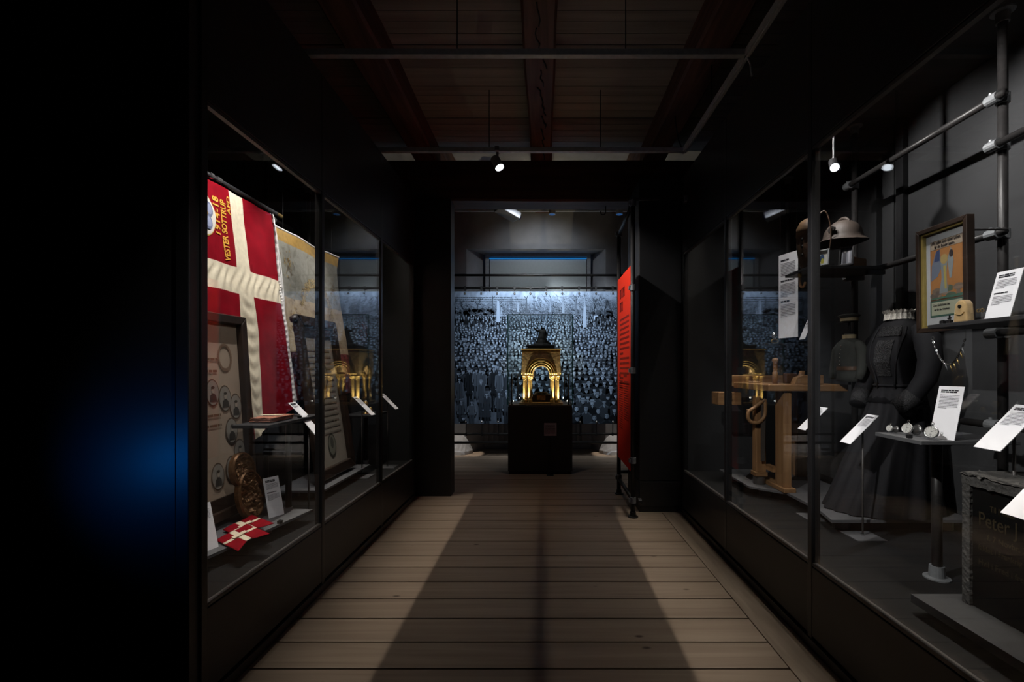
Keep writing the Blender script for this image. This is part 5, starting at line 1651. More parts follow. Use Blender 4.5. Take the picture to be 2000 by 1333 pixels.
# plain pale drapery shape and darker wing-like strokes, no likeness
mb.poly([(0.115, 0.20), (0.165, 0.20), (0.158, 0.30), (0.165, 0.36), (0.125, 0.36), (0.130, 0.28)], -0.0096, (0.24, 0.26, 0.26))
mb.poly([(0.148, 0.22), (0.160, 0.22), (0.155, 0.34), (0.140, 0.34)], -0.0093, (0.42, 0.33, 0.10))
mb.poly([(0.128, 0.33), (0.12, 0.43), (0.095, 0.42), (0.07, 0.35), (0.066, 0.27), (0.105, 0.29)], -0.0097, (0.17, 0.19, 0.24))
mb.poly([(0.12, 0.43), (0.10, 0.425), (0.085, 0.37), (0.118, 0.37)], -0.0095, (0.06, 0.08, 0.16))
mb.ell(0.145, 0.375, 0.022, 0.026, -0.0092, (0.42, 0.30, 0.12), 12)
mb.poly([(0.165, 0.37), (0.185, 0.43), (0.20, 0.36), (0.188, 0.27), (0.176, 0.27)], -0.0095, (0.26, 0.28, 0.28))
mb.ell(0.187, 0.395, 0.012, 0.020, -0.0091, (0.05, 0.04, 0.04), 10)
q0 = -0.0088
text_into(mb, 'Wir sollen auch unser Leben', 0.0235, lambda x, y_: (0.068 + x * 0.62, 0.461 + y_, q0), 'LEFT', 0.0006, 1.0, (0.025, 0.02, 0.02))
text_into(mb, 'für die Brüder lassen.', 0.0225, lambda x, y_: (0.088 + x * 0.62, 0.440 + y_, q0), 'LEFT', 0.0006, 1.0, (0.025, 0.02, 0.02))
text_into(mb, 'Zum Gedächtnis des', 0.017, lambda x, y_: (0.078 + x * 0.7, 0.135 + y_, q0), 'LEFT', 0.0004, 1.0, (0.03, 0.03, 0.03))
text_into(mb, 'der für das Vaterland', 0.015, lambda x, y_: (0.084 + x * 0.7, 0.112 + y_, q0), 'LEFT', 0.0004, 1.0, (0.03, 0.03, 0.03))
mb.build('printed_sheet', M_ink, pf, fix=False)
MB().box(0.024, PW - 0.024, 0.024, PH - 0.024, 0.002, 0.004).build('glazing', M_acryl, pf)
for u in (0.06, PW - 0.06):
    MB().tube([(u, 0.495, -0.02), (u, 0.495, -0.235)], 0.005, 8).build('hanging_arm', M_pipe, pf)

# small shelf with brooch, ring and label
s2 = thing('black_shelf', (1.95, 2.0, 1.61), 'small black shelf before the memorial sheet holding the brooch', 'shelf', 'black shelves in the cases')
MB().box(1.795, 2.04, 1.70, 2.13, 1.604, 1.622).build('shelf_board', M_shelfblack, s2, bevel=0.003)
MB().tube([(2.03, 2.0, 1.612), (XBAR, 2.0, 1.605)], 0.012, 10).build('bracket', M_pipe, s2)
MB().tube([(2.03, 1.8, 1.612), (XBAR, 1.8, 1.605)], 0.012, 10).build('bracket', M_pipe, s2)
t = thing('brooch_stand', (1.83, 1.985, 1.622), 'tan padded block with a dark oval brooch and chain', 'brooch')
MB().prism([(1.95, 1.622), (2.02, 1.622), (2.012, 1.70), (1.996, 1.718), (1.972, 1.718), (1.958, 1.70)], 'x', 1.815, 1.85).build('block', mat('tan_velvet', (0.42, 0.28, 0.12), 0.8, var=0.2, scale=40, sheen=0.3), t, bevel=0.006)
MB().lathe([(0.0, 0.0), (0.008, 0.0), (0.007, 0.004), (0.001, 0.005)], n=14).build('brooch', M_bronze, t).matrix_parent_inverse = t.matrix_basis.inverted() @ Matrix.Translation((1.8145, 1.985, 1.690)) @ Matrix.Rotation(-math.pi / 2, 4, 'Y')
MB().tube([(1.8125, 1.985 + 0.022 * math.sin(a), 1.668 - 0.016 * math.cos(a)) for a in [-1.3 + k * 0.26 for k in range(11)]], 0.0022, 6).build('chain', M_brass, t)
t = thing('ring_box', (1.84, 1.93, 1.622), 'tiny clear box carrying two gold rings', 'box')
MB().box(1.82, 1.86, 1.895, 1.94, 1.622, 1.656).build('box', M_acryl, t)
for yy in (1.910, 1.926):
    MB().tube([(1.84 + 0.007 * math.cos(a), yy, 1.664 + 0.007 * math.sin(a)) for a in [k * math.pi / 6 for k in range(13)]], 0.002, 6).build('gold_ring', M_brass, t)
for (yy, lb) in ((2.075, 'tiny black sensor cube at the left end of the brooch shelf'), (2.04, 'tiny black sensor cube close beside the brooch block')):
    t = thing('sensor_cube', (1.82, yy, 1.622), lb, 'sensor', 'tiny black sensors')
    MB().box(1.81, 1.828, yy - 0.009, yy + 0.009, 1.622, 1.638).build('body', M_post, t, bevel=0.002)
    MB().box(1.815, 1.823, yy - 0.004, yy + 0.004, 1.638, 1.641).build('button', M_rail, t)
t = thing('iron_cross', (1.835, 2.058, 1.622), 'small dark cross standing on the brooch shelf', 'cross')
MB().box(1.833, 1.837, 2.055, 2.061, 1.622, 1.66).build('upright', M_bronze, t)
MB().box(1.833, 1.837, 2.048, 2.068, 1.644, 1.650).build('arm', M_bronze, t)
stand_card(1, (1.835, 1.845, 1.622), 0.105, 0.205, 16, 0, 'white label standing at the right end of the brooch shelf', 41, ((0.8, 2), (0.7, 1)), True, 12)

# hanging charm chain
nk = thing('charm_chain', (1.81, 2.03, 1.44), 'dark chain of pale pointed charms hanging below the brooch shelf', 'necklace')
pts = []
for k in range(21):
    a = k / 20
    pts.append(Vector((1.812, 2.12 - 0.165 * a, 1.552 - 0.115 * (1 - (2 * a - 1) ** 2))))
for k in range(20):
    c = (pts[k] + pts[k + 1]) / 2
    d = (pts[k + 1] - pts[k]).normalized()
    n_ = Vector((1, 0, 0)) if k % 2 else d.cross(Vector((1, 0, 0)))
    MB().tube([c + d * 0.008 * math.cos(a) + n_ * 0.0035 * math.sin(a) for a in [q * math.pi / 5 for q in range(11)]], 0.0014, 5).build('link', M_chrome if k < 12 else M_bronze, nk)
for k in (8, 11, 13, 15, 17, 18):
    p = pts[k]
    MB().tube([p, p + Vector((0, -0.004, -0.012)), p + Vector((0, -0.012, -0.032))], [0.0015, 0.0035, 0.0006], 6).build('charm', M_brass if k % 2 else M_clamp, nk, smooth=True)
MB().tube([pts[0] + Vector((0, 0.007 * math.cos(a), 0.008 + 0.008 * math.sin(a))) for a in [k * math.pi / 6 for k in range(13)]], 0.0016, 6).build('clasp_ring', M_chrome, nk)
for p in (pts[0] + Vector((0, 0, 0.016)), pts[20]):
    MB().tube([p, Vector((p.x, p.y, 1.604))], 0.0007, 5).build('thread', M_post, nk)

# watch shelf
s3 = thing('watch_shelf', (1.87, 2.17, CASE_FLOOR), 'grey shelf on a black post holding the pocket watches', 'shelf', 'black shelves in the cases')
MB().box(1.63, 2.06, 1.965, 2.24, 1.088, 1.106).build('shelf_board', M_shelfgrey, s3, bevel=0.002)
MB().tube([(1.873, 2.168, CASE_FLOOR), (1.873, 2.168, 1.088)], 0.021, 14).build('post', M_pipe, s3, smooth=True)
MB().lathe([(0.054, 0), (0.054, 0.006), (0.033, 0.010), (0.030, 0.06), (0.022, 0.06)], 1.873, 2.168, 18, CASE_FLOOR).build('floor_flange', M_clamp, s3)
MB().lathe([(0.05, 0.0), (0.03, 0.004)], 1.873, 2.168, 18, 1.082).build('shelf_flange', M_pipe, s3)


def watch(origin, rad, yaw, label, open_lid=False):
    ya = math.radians(yaw)
    u = Vector((math.sin(ya), -math.cos(ya), 0)); n0 = u.cross(Vector((0, 0, 1)))
    v = Vector((0, 0, 1)) * math.cos(0.25) - n0 * math.sin(0.25)
    t = placed('pocket_watch', origin, u, v, label, 'watch', 'pocket watches on the grey shelf')
    cy_ = rad + 0.006
    mb = MB(); n = 32
    mb.loft([[(rr0 * math.cos(k * 2 * math.pi / n), cy_ + rr0 * math.sin(k * 2 * math.pi / n), z) for k in range(n)] for rr0, z in ((rad * 0.8, -0.007), (rad * 0.97, -0.004), (rad, 0.0), (rad * 0.97, 0.004), (rad * 0.86, 0.006), (rad * 0.85, 0.004))])
    mb.build('case', M_chrome, t, smooth=True)
    f = MB()
    f.ell(0, cy_, rad * 0.84, rad * 0.84, 0.0055, (0.5, 0.5, 0.48), 28)
    for k in range(12):
        a = k * math.pi / 6
        f.ell(rad * 0.68 * math.sin(a), cy_ + rad * 0.68 * math.cos(a), rad * 0.05, rad * 0.08, 0.0058, (0.04, 0.04, 0.05), 6)
    f.rect(-rad * 0.02, rad * 0.02, cy_, cy_ + rad * 0.6, 0.006, (0.02, 0.02, 0.02))
    f.poly([(0, cy_ - rad * 0.03), (rad * 0.42, cy_ + rad * 0.2), (rad * 0.40, cy_ + rad * 0.25), (0, cy_ + rad * 0.03)], 0.006, (0.02, 0.02, 0.02))
    f.ell(0, cy_ - rad * 0.4, rad * 0.16, rad * 0.16, 0.0059, (0.3, 0.3, 0.3), 12)
    f.build('dial', M_ink, t, fix=False)
    MB().tube([(0, cy_ + rad, 0), (0, cy_ + rad * 1.25, 0)], rad * 0.12, 10).build('crown', M_chrome, t)
    MB().tube([(rad * 0.2 * math.cos(a), cy_ + rad * 1.3 + rad * 0.24 * math.sin(a), 0) for a in [k * math.pi / 6 for k in range(13)]], rad * 0.05, 6).build('bow', M_chrome, t)
    if open_lid:
        mb = MB()
        mb.loft([[(rr0 * math.cos(k * 2 * math.pi / n) + rad * 1.3, cy_ + rr0 * math.sin(k * 2 * math.pi / n), z - 0.01) for k in range(n)] for rr0, z in ((rad * 0.9, -0.002), (rad * 0.97, 0.0), (rad * 0.9, 0.003), (rad * 0.5, 0.005), (rad * 0.02, 0.006))])
        mb.build('open_lid', mat('dark_steel', (0.12, 0.12, 0.12), 0.3, 0.9), t, smooth=True)
    MB().box(-rad * 0.7, rad * 0.7, 0.0, 0.006, -0.035, 0.012).box(-rad * 0.7, rad * 0.7, 0.006, rad * 1.2, -0.012, -0.0085).build('acrylic_stand', M_acryl, t)
    return t
watch((1.672, 2.205, 1.107), 0.017, 12, 'smallest silver pocket watch at the left end of the grey shelf', True)
watch((1.70, 2.135, 1.107), 0.026, 15, 'silver pocket watch with its lid open in the middle of the shelf', True)
watch((1.695, 1.995, 1.107), 0.028, 25, 'silver pocket watch standing before the white label', False)
stand_card(1, (1.765, 2.02, 1.107), 0.105, 0.24, 14, 12, 'white label standing behind the pocket watches', 42, ((0.9, 2),), True, 10)
t = thing('sensor_cube', (1.645, 2.05, 1.106), 'tiny black sensor cube at the front edge of the watch shelf', 'sensor', 'tiny black sensors')
MB().box(1.637, 1.655, 2.04, 2.06, 1.106, 1.123).build('body', M_post, t, bevel=0.002)
MB().box(1.642, 1.65, 2.046, 2.054, 1.123, 1.126).build('button', M_rail, t)

# slanted labels on rods
tilt_card(1, (1.876, 2.71, 1.06), 0.095, 0.235, 45, 'white slanted label on a rod with square base before the dress', 43, CASE_FLOOR, True)
tilt_card(1, (1.80, 3.05, 1.085), 0.09, 0.21, 45, 'white slanted label partly behind the glass post before the workbench', 44, CASE_FLOOR, True, ((0.6, 1),), 7)
tilt_card(1, (1.775, 1.74, 1.195), 0.105, 0.235, 45, 'large white slanted label at the right edge above the gravestone', 45, CASE_FLOOR, False)
tilt_card(1, (1.575, 1.44, 1.03), 0.10, 0.23, 45, 'white slanted label in front of the black gravestone', 46, CASE_FLOOR, False)
stand_card(1, (1.905, 3.36, 1.635), 0.085, 0.2, 22, -5, 'narrow white label beside the tall hanging text panel', 47, ((0.5, 2), (0.6, 2)), False, 10)
tp = card((1.905, 3.55, 1.66), (0.28, -1, 0), (0, 0, 1), 0.19, 0.66, 'tall white hanging text panel with three paragraphs', 48, ((0.62, 1), (0.95, 1), (0.6, 1)), None, False, False, 'text_panel', 27, None)
# respace: the panel hangs from two wires
inv = tp.matrix_basis.inverted()
for du in (-0.08, 0.08):
    MB().tube([(du, 0.655, -0.003), tuple(inv @ (tp.matrix_basis @ Vector((du, 0.655, -0.003)) + Vector((0, 0, ZI - 1.66 - 0.655))))], 0.0015, 5).build('wire', M_post, tp)

# dress on a low platform
pl = thing('dress_platform', (2.2, 2.98, CASE_FLOOR), 'low grey platform with round feet under the black dress', 'platform')
MB().prism([(1.735, 2.745), (2.60, 2.745), (2.60, 3.40), (1.79, 3.40), (1.79, 2.98)], 'z', 0.487, 0.505).build('board', M_shelfgrey, pl)
for (x, yy) in ((1.86, 2.85), (2.5, 2.85), (1.9, 3.28), (2.5, 3.28)):
    MB().lathe([(0.05, 0), (0.05, 0.067)], x, yy, 18, CASE_FLOOR).build('foot', M_rail, pl)
dr = thing('black_dress', (2.28, 3.0, 0.505), 'long black mourning dress with lace collar on a headless form', 'dress')
DX, DY = 2.295, 2.96
def dring(z, cx, cy, rx, ry, fold=0.0, nf=17, n=96, ph=0.0):
    o = []
    for k in range(n):
        a = 2 * math.pi * k / n
        f = 1 + fold * (0.6 * math.sin(nf * a + ph) + 0.4 * math.sin((nf * 0.6) * a + 1 + ph))
        o.append((cx + rx * f * math.cos(a), cy + ry * f * math.sin(a), z))
    return o
MB().loft([dring(0.512, DX - 0.10, DY, 0.345, 0.245, 0.06), dring(0.60, DX - 0.085, DY, 0.315, 0.235, 0.06), dring(0.80, DX - 0.055, DY, 0.26, 0.215, 0.05), dring(1.0, DX - 0.02, DY, 0.205, 0.19, 0.04),
           dring(1.15, DX, DY, 0.168, 0.165, 0.03), dring(1.26, DX + 0.005, DY, 0.14, 0.145, 0.02)], cap=False).build('skirt', M_dress, dr, smooth=True)
MB().loft([dring(1.20, DX, DY, 0.158, 0.16, 0.012), dring(1.27, DX + 0.005, DY, 0.132, 0.132, 0.012), dring(1.31, DX + 0.004, DY, 0.116, 0.112, 0.01), dring(1.37, DX - 0.004, DY, 0.128, 0.125, 0.01), dring(1.46, DX - 0.016, DY, 0.150, 0.155, 0.008),
           dring(1.56, DX - 0.010, DY, 0.145, 0.168, 0.005), dring(1.65, DX + 0.005, DY, 0.115, 0.165, 0.0), dring(1.70, DX + 0.012, DY, 0.09, 0.135, 0.0), dring(1.735, DX + 0.014, DY, 0.06, 0.075, 0.0), dring(1.78, DX + 0.014, DY, 0.055, 0.058, 0.0)], cap=True).build('bodice', M_dress, dr, smooth=True)
for sg in (-1, 1):
    a = [(DX + 0.02, DY + sg * 0.13, 1.665), (DX + 0.025, DY + sg * 0.205, 1.60), (DX + 0.02, DY + sg * 0.235, 1.47), (DX - 0.015, DY + sg * 0.245, 1.36), (DX - 0.07, DY + sg * 0.225, 1.26), (DX - 0.13, DY + sg * 0.18, 1.175)]
    MB().tube(a, [0.045, 0.07, 0.062, 0.056, 0.05, 0.046], 20).build('sleeve', M_dress, dr, smooth=True)
    MB().tube([a[4], (Vector(a[4]) + Vector(a[5])) / 2, a[5]], [0.054, 0.055, 0.052], 20).build('cuff', mat('black_embroidery', (0.02, 0.02, 0.022), 0.6, var=0.7, scale=150, bump=0.8, spec=0.3), dr, smooth=True)
lc = MB()
n = 96
for (z0, r0, z1, r1) in ((1.735, 0.078, 1.775, 0.070), (1.77, 0.068, 1.795, 0.082)):
    lc.loft([[(DX + 0.014 + (r0 + 0.004 * math.sin(k * 1.1)) * math.cos(2 * math.pi * k / n), DY + (r0 + 0.004 * math.sin(k * 1.1)) * math.sin(2 * math.pi * k / n), z0) for k in range(n)],
             [(DX + 0.014 + (r1 + 0.007 * math.sin(k * 1.1)) * math.cos(2 * math.pi * k / n), DY + (r1 + 0.007 * math.sin(k * 1.1)) * math.sin(2 * math.pi * k / n), z1 + 0.006 * math.sin(k * 1.7)) for k in range(n)]], cap=False)
lc.build('lace_collar', mat('white_lace', (0.6, 0.57, 0.52), 0.8, var=0.4, scale=200), dr)
# embroidered front panel, following the bodice, and lapel seams
def bod(a, z):
    zs = [(1.27, 0.005, 0.132, 0.132), (1.37, -0.004, 0.128, 0.125), (1.46, -0.016, 0.150, 0.155), (1.56, -0.010, 0.145, 0.168), (1.65, 0.005, 0.115, 0.165), (1.70, 0.012, 0.09, 0.135)]
    for (p, q_) in zip(zs[:-1], zs[1:]):
        if p[0] <= z <= q_[0]:
            f = (z - p[0]) / (q_[0] - p[0])
            c_, rx, ry = (p[k] + (q_[k] - p[k]) * f for k in (1, 2, 3))
            return Vector((DX + c_ + rx * math.cos(a), DY + ry * math.sin(a), z))
for (a0, a1, z0, z1, nm) in ((math.pi + 0.15, math.pi + 0.75, 1.37, 1.60, 'embroidered_front'), (math.pi + 0.02, math.pi + 0.88, 1.625, 1.69, 'embroidered_yoke')):
    def f(u, v):
        a = a0 + (a1 - a0) * u
        p = bod(a, z0 + (z1 - z0) * v)
        o_ = Vector((math.cos(a), math.sin(a), 0)) * (0.006 + 0.004 * noise.noise(Vector((u * 22, v * 22, 3))))
        return tuple(p + o_)
    MB().grid(f, 40, 40).build(nm, MATS['black_embroidery'], dr)
for sg in (-1, 1):
    MB().tube([bod(math.pi + 0.45 + sg * (0.40 + 0.25 * k / 8), 1.30 + 0.38 * k / 8) + Vector((-0.004, 0, 0)) for k in range(9)], 0.006, 8).build('lapel_seam', M_dress, dr, smooth=True)
MB().tube([(DX + 0.005 + 0.124 * math.cos(a), DY + 0.122 * math.sin(a), 1.31) for a in [k * math.pi / 16 for k in range(33)]], 0.009, 8).build('belt', M_dress, dr, smooth=True)

# uniform on a small form further back
un = thing('grey_uniform', (2.50, 3.69, CASE_FLOOR), 'small field-grey uniform tunic standing on the bench behind the dress', 'uniform')
UX, UY = 2.50, 3.72
MB().loft([dring(1.315, UX, UY, 0.08, 0.115, 0.01, n=40), dring(1.36, UX, UY, 0.075, 0.108, 0.01, n=40), dring(1.43, UX, UY, 0.07, 0.10, 0.005, n=40), dring(1.52, UX - 0.004, UY, 0.082, 0.12, 0, n=40), dring(1.60, UX, UY, 0.07, 0.125, 0, n=40),
           dring(1.645, UX, UY, 0.05, 0.095, 0, n=40), dring(1.665, UX, UY, 0.034, 0.04, 0, n=40), dring(1.70, UX, UY, 0.032, 0.034, 0, n=40)]).build('tunic', M_uniform, un, smooth=True)
for sg in (-1, 1):
    MB().tube([(UX, UY + sg * 0.10, 1.62), (UX, UY + sg * 0.145, 1.57), (UX - 0.01, UY + sg * 0.165, 1.45), (UX - 0.02, UY + sg * 0.168, 1.39), (UX - 0.035, UY + sg * 0.165, 1.335)], [0.03, 0.042, 0.037, 0.033, 0.03], 16).build('sleeve', M_uniform, un, smooth=True)
MB().loft([dring(1.405, UX, UY, 0.078, 0.11, n=40), dring(1.435, UX, UY, 0.077, 0.109, n=40)], cap=False).build('belt', M_leather, un)
for k in range(6):
    MB().lathe([(0.006, 0), (0.005, 0.003), (0.001, 0.005)], n=10).build('button', M_chrome, un).matrix_parent_inverse = un.matrix_basis.inverted() @ Matrix.Translation((UX - (0.084 if k < 4 else 0.074), UY - 0.01, 1.45 + k * 0.03)) @ Matrix.Rotation(-math.pi / 2, 4, 'Y')
MB().loft([dring(1.66, UX, UY, 0.045, 0.055, n=40), dring(1.69, UX, UY, 0.046, 0.056, n=40)], cap=False).build('collar', mat('collar_tan', (0.25, 0.2, 0.12), 0.7), un)
MB().tube([(UX, UY, 1.288), (UX, UY, 1.33)], 0.012, 10).build('foot_rod', M_post, un)
MB().tube([(UX, UY, 1.68), (UX, UY, 1.81)], 0.008, 8).build('stand_rod', M_post, un)
cp = thing('uniform_cap', (UX, UY, 1.80), 'small peaked cap with pale band above the grey uniform', 'cap')
MB().loft([dring(1.795, UX, UY, 0.058, 0.062, n=36), dring(1.825, UX, UY, 0.06, 0.064, n=36), dring(1.845, UX, UY, 0.078, 0.085, n=36), dring(1.855, UX, UY, 0.06, 0.065, n=36)]).build('crown', M_uniform, cp, smooth=True)
MB().loft([dring(1.80, UX, UY, 0.0605, 0.0645, n=36), dring(1.824, UX, UY, 0.0625, 0.0665, n=36)], cap=False).build('band', mat('cap_band', (0.4, 0.33, 0.2), 0.6), cp)
MB().loft([[(UX - 0.05 - 0.045 * math.cos(a) * (0 if z else 1), UY + 0.05 * math.sin(a), 1.795 - 0.012 * math.cos(a) * (0 if z else 1)) for a in [-1.4 + k * 0.2 for k in range(15)]] for z in (0, 1)], cap=False).build('peak', M_post, cp)

A_ = Matrix.Translation((2.215, 3.30, EYE)) @ Matrix.Scale(0.9, 4) @ Matrix.Translation((-UX, -UY, -EYE))
for o_ in (un, cp):
    o_.matrix_basis = A_ @ o_.matrix_basis

# carpenter's workbench
wbn = thing('workbench', (1.95, 3.65, CASE_FLOOR), "pine carpenter's workbench with tall leg and vise drawer in the right case", 'workbench')
ws = thing('workbench_platform', (1.9, 3.7, CASE_FLOOR), 'low grey platform under the pine workbench', 'platform')
MB().prism([(1.60, 3.55), (1.86, 3.30), (2.27, 3.34), (2.27, 4.15), (1.60, 4.15)], 'z', 0.485, 0.50).build('board', M_shelfgrey, ws)
for (x, yy) in ((1.75, 3.6), (1.7, 4.05), (2.15, 3.45), (2.15, 4.05)):
    MB().lathe([(0.045, 0), (0.045, 0.065)], x, yy, 16, CASE_FLOOR).build('foot', M_rail, ws)
MB().box(1.765, 1.855, 3.34, 3.78, 0.50, 0.535).build('foot_beam', M_pineY, wbn, bevel=0.006)
MB().box(1.78, 1.84, 3.38, 3.50, 0.535, 1.295).build('leg', M_pine, wbn, bevel=0.003)
MB().prism([(3.60, 0.60), (3.67, 0.60), (3.665, 1.20), (3.61, 1.20)], 'x', 1.68, 1.76).build('rear_leg', M_pine, wbn, bevel=0.004)
MB().lathe([(0.045, 0), (0.045, 0.06), (0.03, 0.065)], 1.72, 3.635, 16, 0.50).build('leg_shoe', M_rail, wbn)
MB().box(1.672, 1.768, 3.59, 3.68, 0.565, 0.60).build('leg_collar', M_pineY, wbn, bevel=0.004)
MB().box(1.76, 1.80, 3.50, 3.62, 0.62, 0.66).build('stretcher', M_pineY, wbn)
MB().box(1.66, 2.25, 3.36, 3.98, 1.25, 1.30).build('bench_top', M_pineH, wbn, bevel=0.006)
MB().prism([(3.98, 1.26), (4.08, 1.26), (4.10, 1.30), (4.08, 1.36), (3.98, 1.36)], 'x', 1.64, 2.2).build('tail_vise', M_pineH, wbn, bevel=0.008)
MB().box(1.52, 1.72, 3.96, 4.12, 1.10, 1.21).build('vise_drawer', M_pineH, wbn, bevel=0.004)
MB().tube([(1.62, 3.955, 1.155), (1.62, 3.94, 1.155)], 0.012, 10).build('drawer_knob', M_brass, wbn)
MB().lathe([(0.02, 0), (0.02, 0.09), (0.014, 0.095), (0.017, 0.11), (0.016, 0.165), (0.022, 0.172), (0.024, 0.185), (0.018, 0.198), (0.004, 0.202)], 1.81, 3.56, 16, 1.30).build('bench_peg', M_pine, wbn, smooth=True)
MB().prism([(1.86, 1.30), (2.08, 1.30), (2.08, 1.37), (1.93, 1.37), (1.88, 1.35)], 'y', 3.38, 3.44).build('tool_rest', M_pineH, wbn, bevel=0.004)
for (x, yy) in ((2.19, 3.90),):
    MB().box(x - 0.04, x + 0.04, yy - 0.04, yy + 0.04, 0.50, 1.215).build('leg', M_pine, wbn, bevel=0.003)
# things on the bench
t = thing('wood_plane', (1.98, 3.55, 1.30), 'small brown wooden block plane on the workbench', 'plane')
MB().box(1.93, 2.02, 3.62, 3.68, 1.30, 1.38).build('body', mat('walnut', (0.09, 0.045, 0.025), 0.4), t, bevel=0.006)
MB().prism([(2.03, 1.30), (2.07, 1.30), (2.085, 1.40), (2.06, 1.40)], 'y', 3.63, 3.67).build('wedge', M_pineH, t, bevel=0.003)
t = thing('bench_disc', (1.72, 3.8, 1.30), 'flat pale wooden disc lying at the left of the bench top', 'disc')
MB().lathe([(0.05, 0), (0.055, 0.006), (0.05, 0.012)], 1.78, 3.85, 18, 1.30).build('disc', M_pineH, t)
MB().lathe([(0.012, 0), (0.01, 0.01)], 1.78, 3.85, 12, 1.312).build('knob', M_pineH, t)
# saw hanging at the rear leg
sw = thing('hand_saw', (1.67, 3.58, 1.0), 'old hand saw with pale wooden handle hanging on the workbench', 'saw')
def torus_path(pts, rad, nm, m_):
    return MB().tube(pts, rad, 10).build(nm, m_, sw, smooth=True)
SX, SY, SZ = 1.635, 3.575, 1.07
loop = [(0.075, 0.08), (0.045, 0.055), (0.012, 0.028), (-0.018, 0.008), (-0.022, -0.03), (0.0, -0.055), (0.04, -0.055), (0.072, -0.02), (0.078, 0.03), (0.075, 0.08)]
torus_path(smooth_path([(SX + a * 1.35, SY, SZ + b * 1.35) for a, b in loop]), 0.014, 'handle', M_pine)
torus_path([(SX - 0.015, SY, SZ + 0.004), (SX - 0.04, SY, SZ + 0.028)], [0.012, 0.005], 'handle_horn', M_pine)
MB().prism([(SX + 0.07, SZ + 0.10), (SX + 0.11, SZ + 0.10), (SX + 0.10, SZ - 0.38), (SX + 0.07, SZ - 0.38)], 'y', SY - 0.002, SY + 0.002).build('blade', mat('saw_steel', (0.2, 0.19, 0.18), 0.45, 0.8), sw)
MB().box(SX + 0.07, SX + 0.11, SY - 0.01, SY + 0.02, SZ + 0.10, SZ + 0.18).build('hanger', M_post, sw)

# black machine with a chrome ball on a high shelf
s4 = thing('black_shelf', (2.03, 3.95, 1.62), 'thin black shelf with the small black machine near the tall text panel', 'shelf', 'black shelves in the cases')
MB().box(1.86, 2.3, 3.82, 4.12, 1.615, 1.63).build('shelf_board', M_shelfblack, s4, bevel=0.002)
MB().tube([(2.28, 4.05, 1.622), (RPX, 4.38, 1.622)], 0.012, 8).build('bracket', M_pipe, s4)
mc = thing('black_machine', (2.03, 3.92, 1.63), 'small black machine with a chrome ball and brass ring', 'machine')
MB().prism([(1.93, 1.63), (2.14, 1.63), (2.14, 1.70), (2.10, 1.745), (2.05, 1.725), (2.02, 1.74), (1.97, 1.70), (1.93, 1.70)], 'y', 3.90, 3.98).build('body', M_polish, mc, bevel=0.006)
MB().lathe([(0.001, -0.03), (0.018, -0.025), (0.03, 0), (0.018, 0.025), (0.001, 0.03)], 1.96, 3.87, 18, 1.70).build('ball', M_chrome, mc, smooth=True)
MB().tube([(1.965 + 0.03 * math.cos(a), 3.87, 1.652 + 0.016 * math.sin(a)) for a in [k * math.pi / 8 for k in range(17)]], 0.006, 8).build('ring', M_brass, mc, smooth=True)
for (x, z) in ((2.06, 1.735), (2.10, 1.75), (2.13, 1.71)):
    MB().tube([(x, 3.90, z), (x, 3.87, z)], 0.014, 12).build('knob', M_polish, mc)
tag_ = thing('hook_handle', (1.93, 3.1, 2.0), 'pale curved wooden hook hanging under the helmet shelf', 'hook')
MB().tube([(1.80, 3.2, 2.088), (1.80, 3.2, 2.05)] + [(1.80, 3.2 - 0.035 + 0.035 * math.cos(a), 2.03 - 0.045 * math.sin(a)) for a in [k * 0.35 for k in range(9)]], 0.009, 10).build('hook', M_pine, tag_, smooth=True)
MB().tube([(1.80, 3.2, 2.085), (1.80, 3.2, 2.06)], 0.012, 10).build('ferrule', M_brass, tag_)

# gravestone
gv = thing('gravestone', (1.75, 1.4, 0.485), 'black gravestone with rough grey edges and gilt inscription', 'gravestone')
GX, GY0, GY1, GZ0, GZ1 = 1.655, 0.95, 1.80, 0.50, 1.02
gsl = thing('gravestone_slab', (1.8, 1.4, CASE_FLOOR), 'low grey plinth board under the black gravestone', 'shelf', 'low plinth shelves')
MB().box(1.50, 2.15, 0.8, 1.86, 0.465, 0.498).build('board', mat('plinth_dark_grey', (0.04, 0.041, 0.044), 0.6), gsl)
for yy in (0.95, 1.7):
    MB().box(1.6, 2.05, yy - 0.04, yy + 0.04, CASE_FLOOR, 0.465).build('foot', M_post, gsl)
MB().box(GX + 0.012, GX + 0.10, GY0 + 0.02, GY1 - 0.03, GZ0, GZ1 - 0.055).build('core', M_polish, gv)
# rough rims: irregular strips made of chipped lumps
def rough_strip(p0, p1, wid, dep, n, seed, name):
    p0, p1 = Vector(p0), Vector(p1)
    d = (p1 - p0)
    rings = []
    ax1 = Vector((1, 0, 0))
    ax2 = d.normalized().cross(ax1)
    for i in range(n + 1):
        c = p0 + d * (i / n)
        ringp = []
        for k, (a, b2) in enumerate(((0, -1), (0, -0.3), (0, 0.4), (0, 1), (0.5, 1), (1, 1), (1, 0), (1, -1))):
            j = noise.noise(Vector((i * 0.7, k * 1.3, seed))) * 0.25
            ringp.append(c + ax1 * (a * dep + (j * 0.02 if a == 0 else 0)) + ax2 * (b2 + j) * wid / 2)
        rings.append(ringp)
    return MB().loft(rings).build(name, M_stone, gv)
rough_strip((GX, GY1 - 0.015, GZ0), (GX, GY1 - 0.015, GZ1 - 0.02), 0.032, 0.11, 44, 2.0, 'rough_edge')
rough_strip((GX - 0.004, GY1, GZ1 - 0.03), (GX - 0.004, GY0, GZ1 - 0.03), 0.045, 0.30, 60, 5.0, 'rough_edge')
rough_strip((GX, GY0 + 0.015, GZ0), (GX, GY0 + 0.015, GZ1 - 0.02), 0.032, 0.11, 44, 7.0, 'rough_edge')
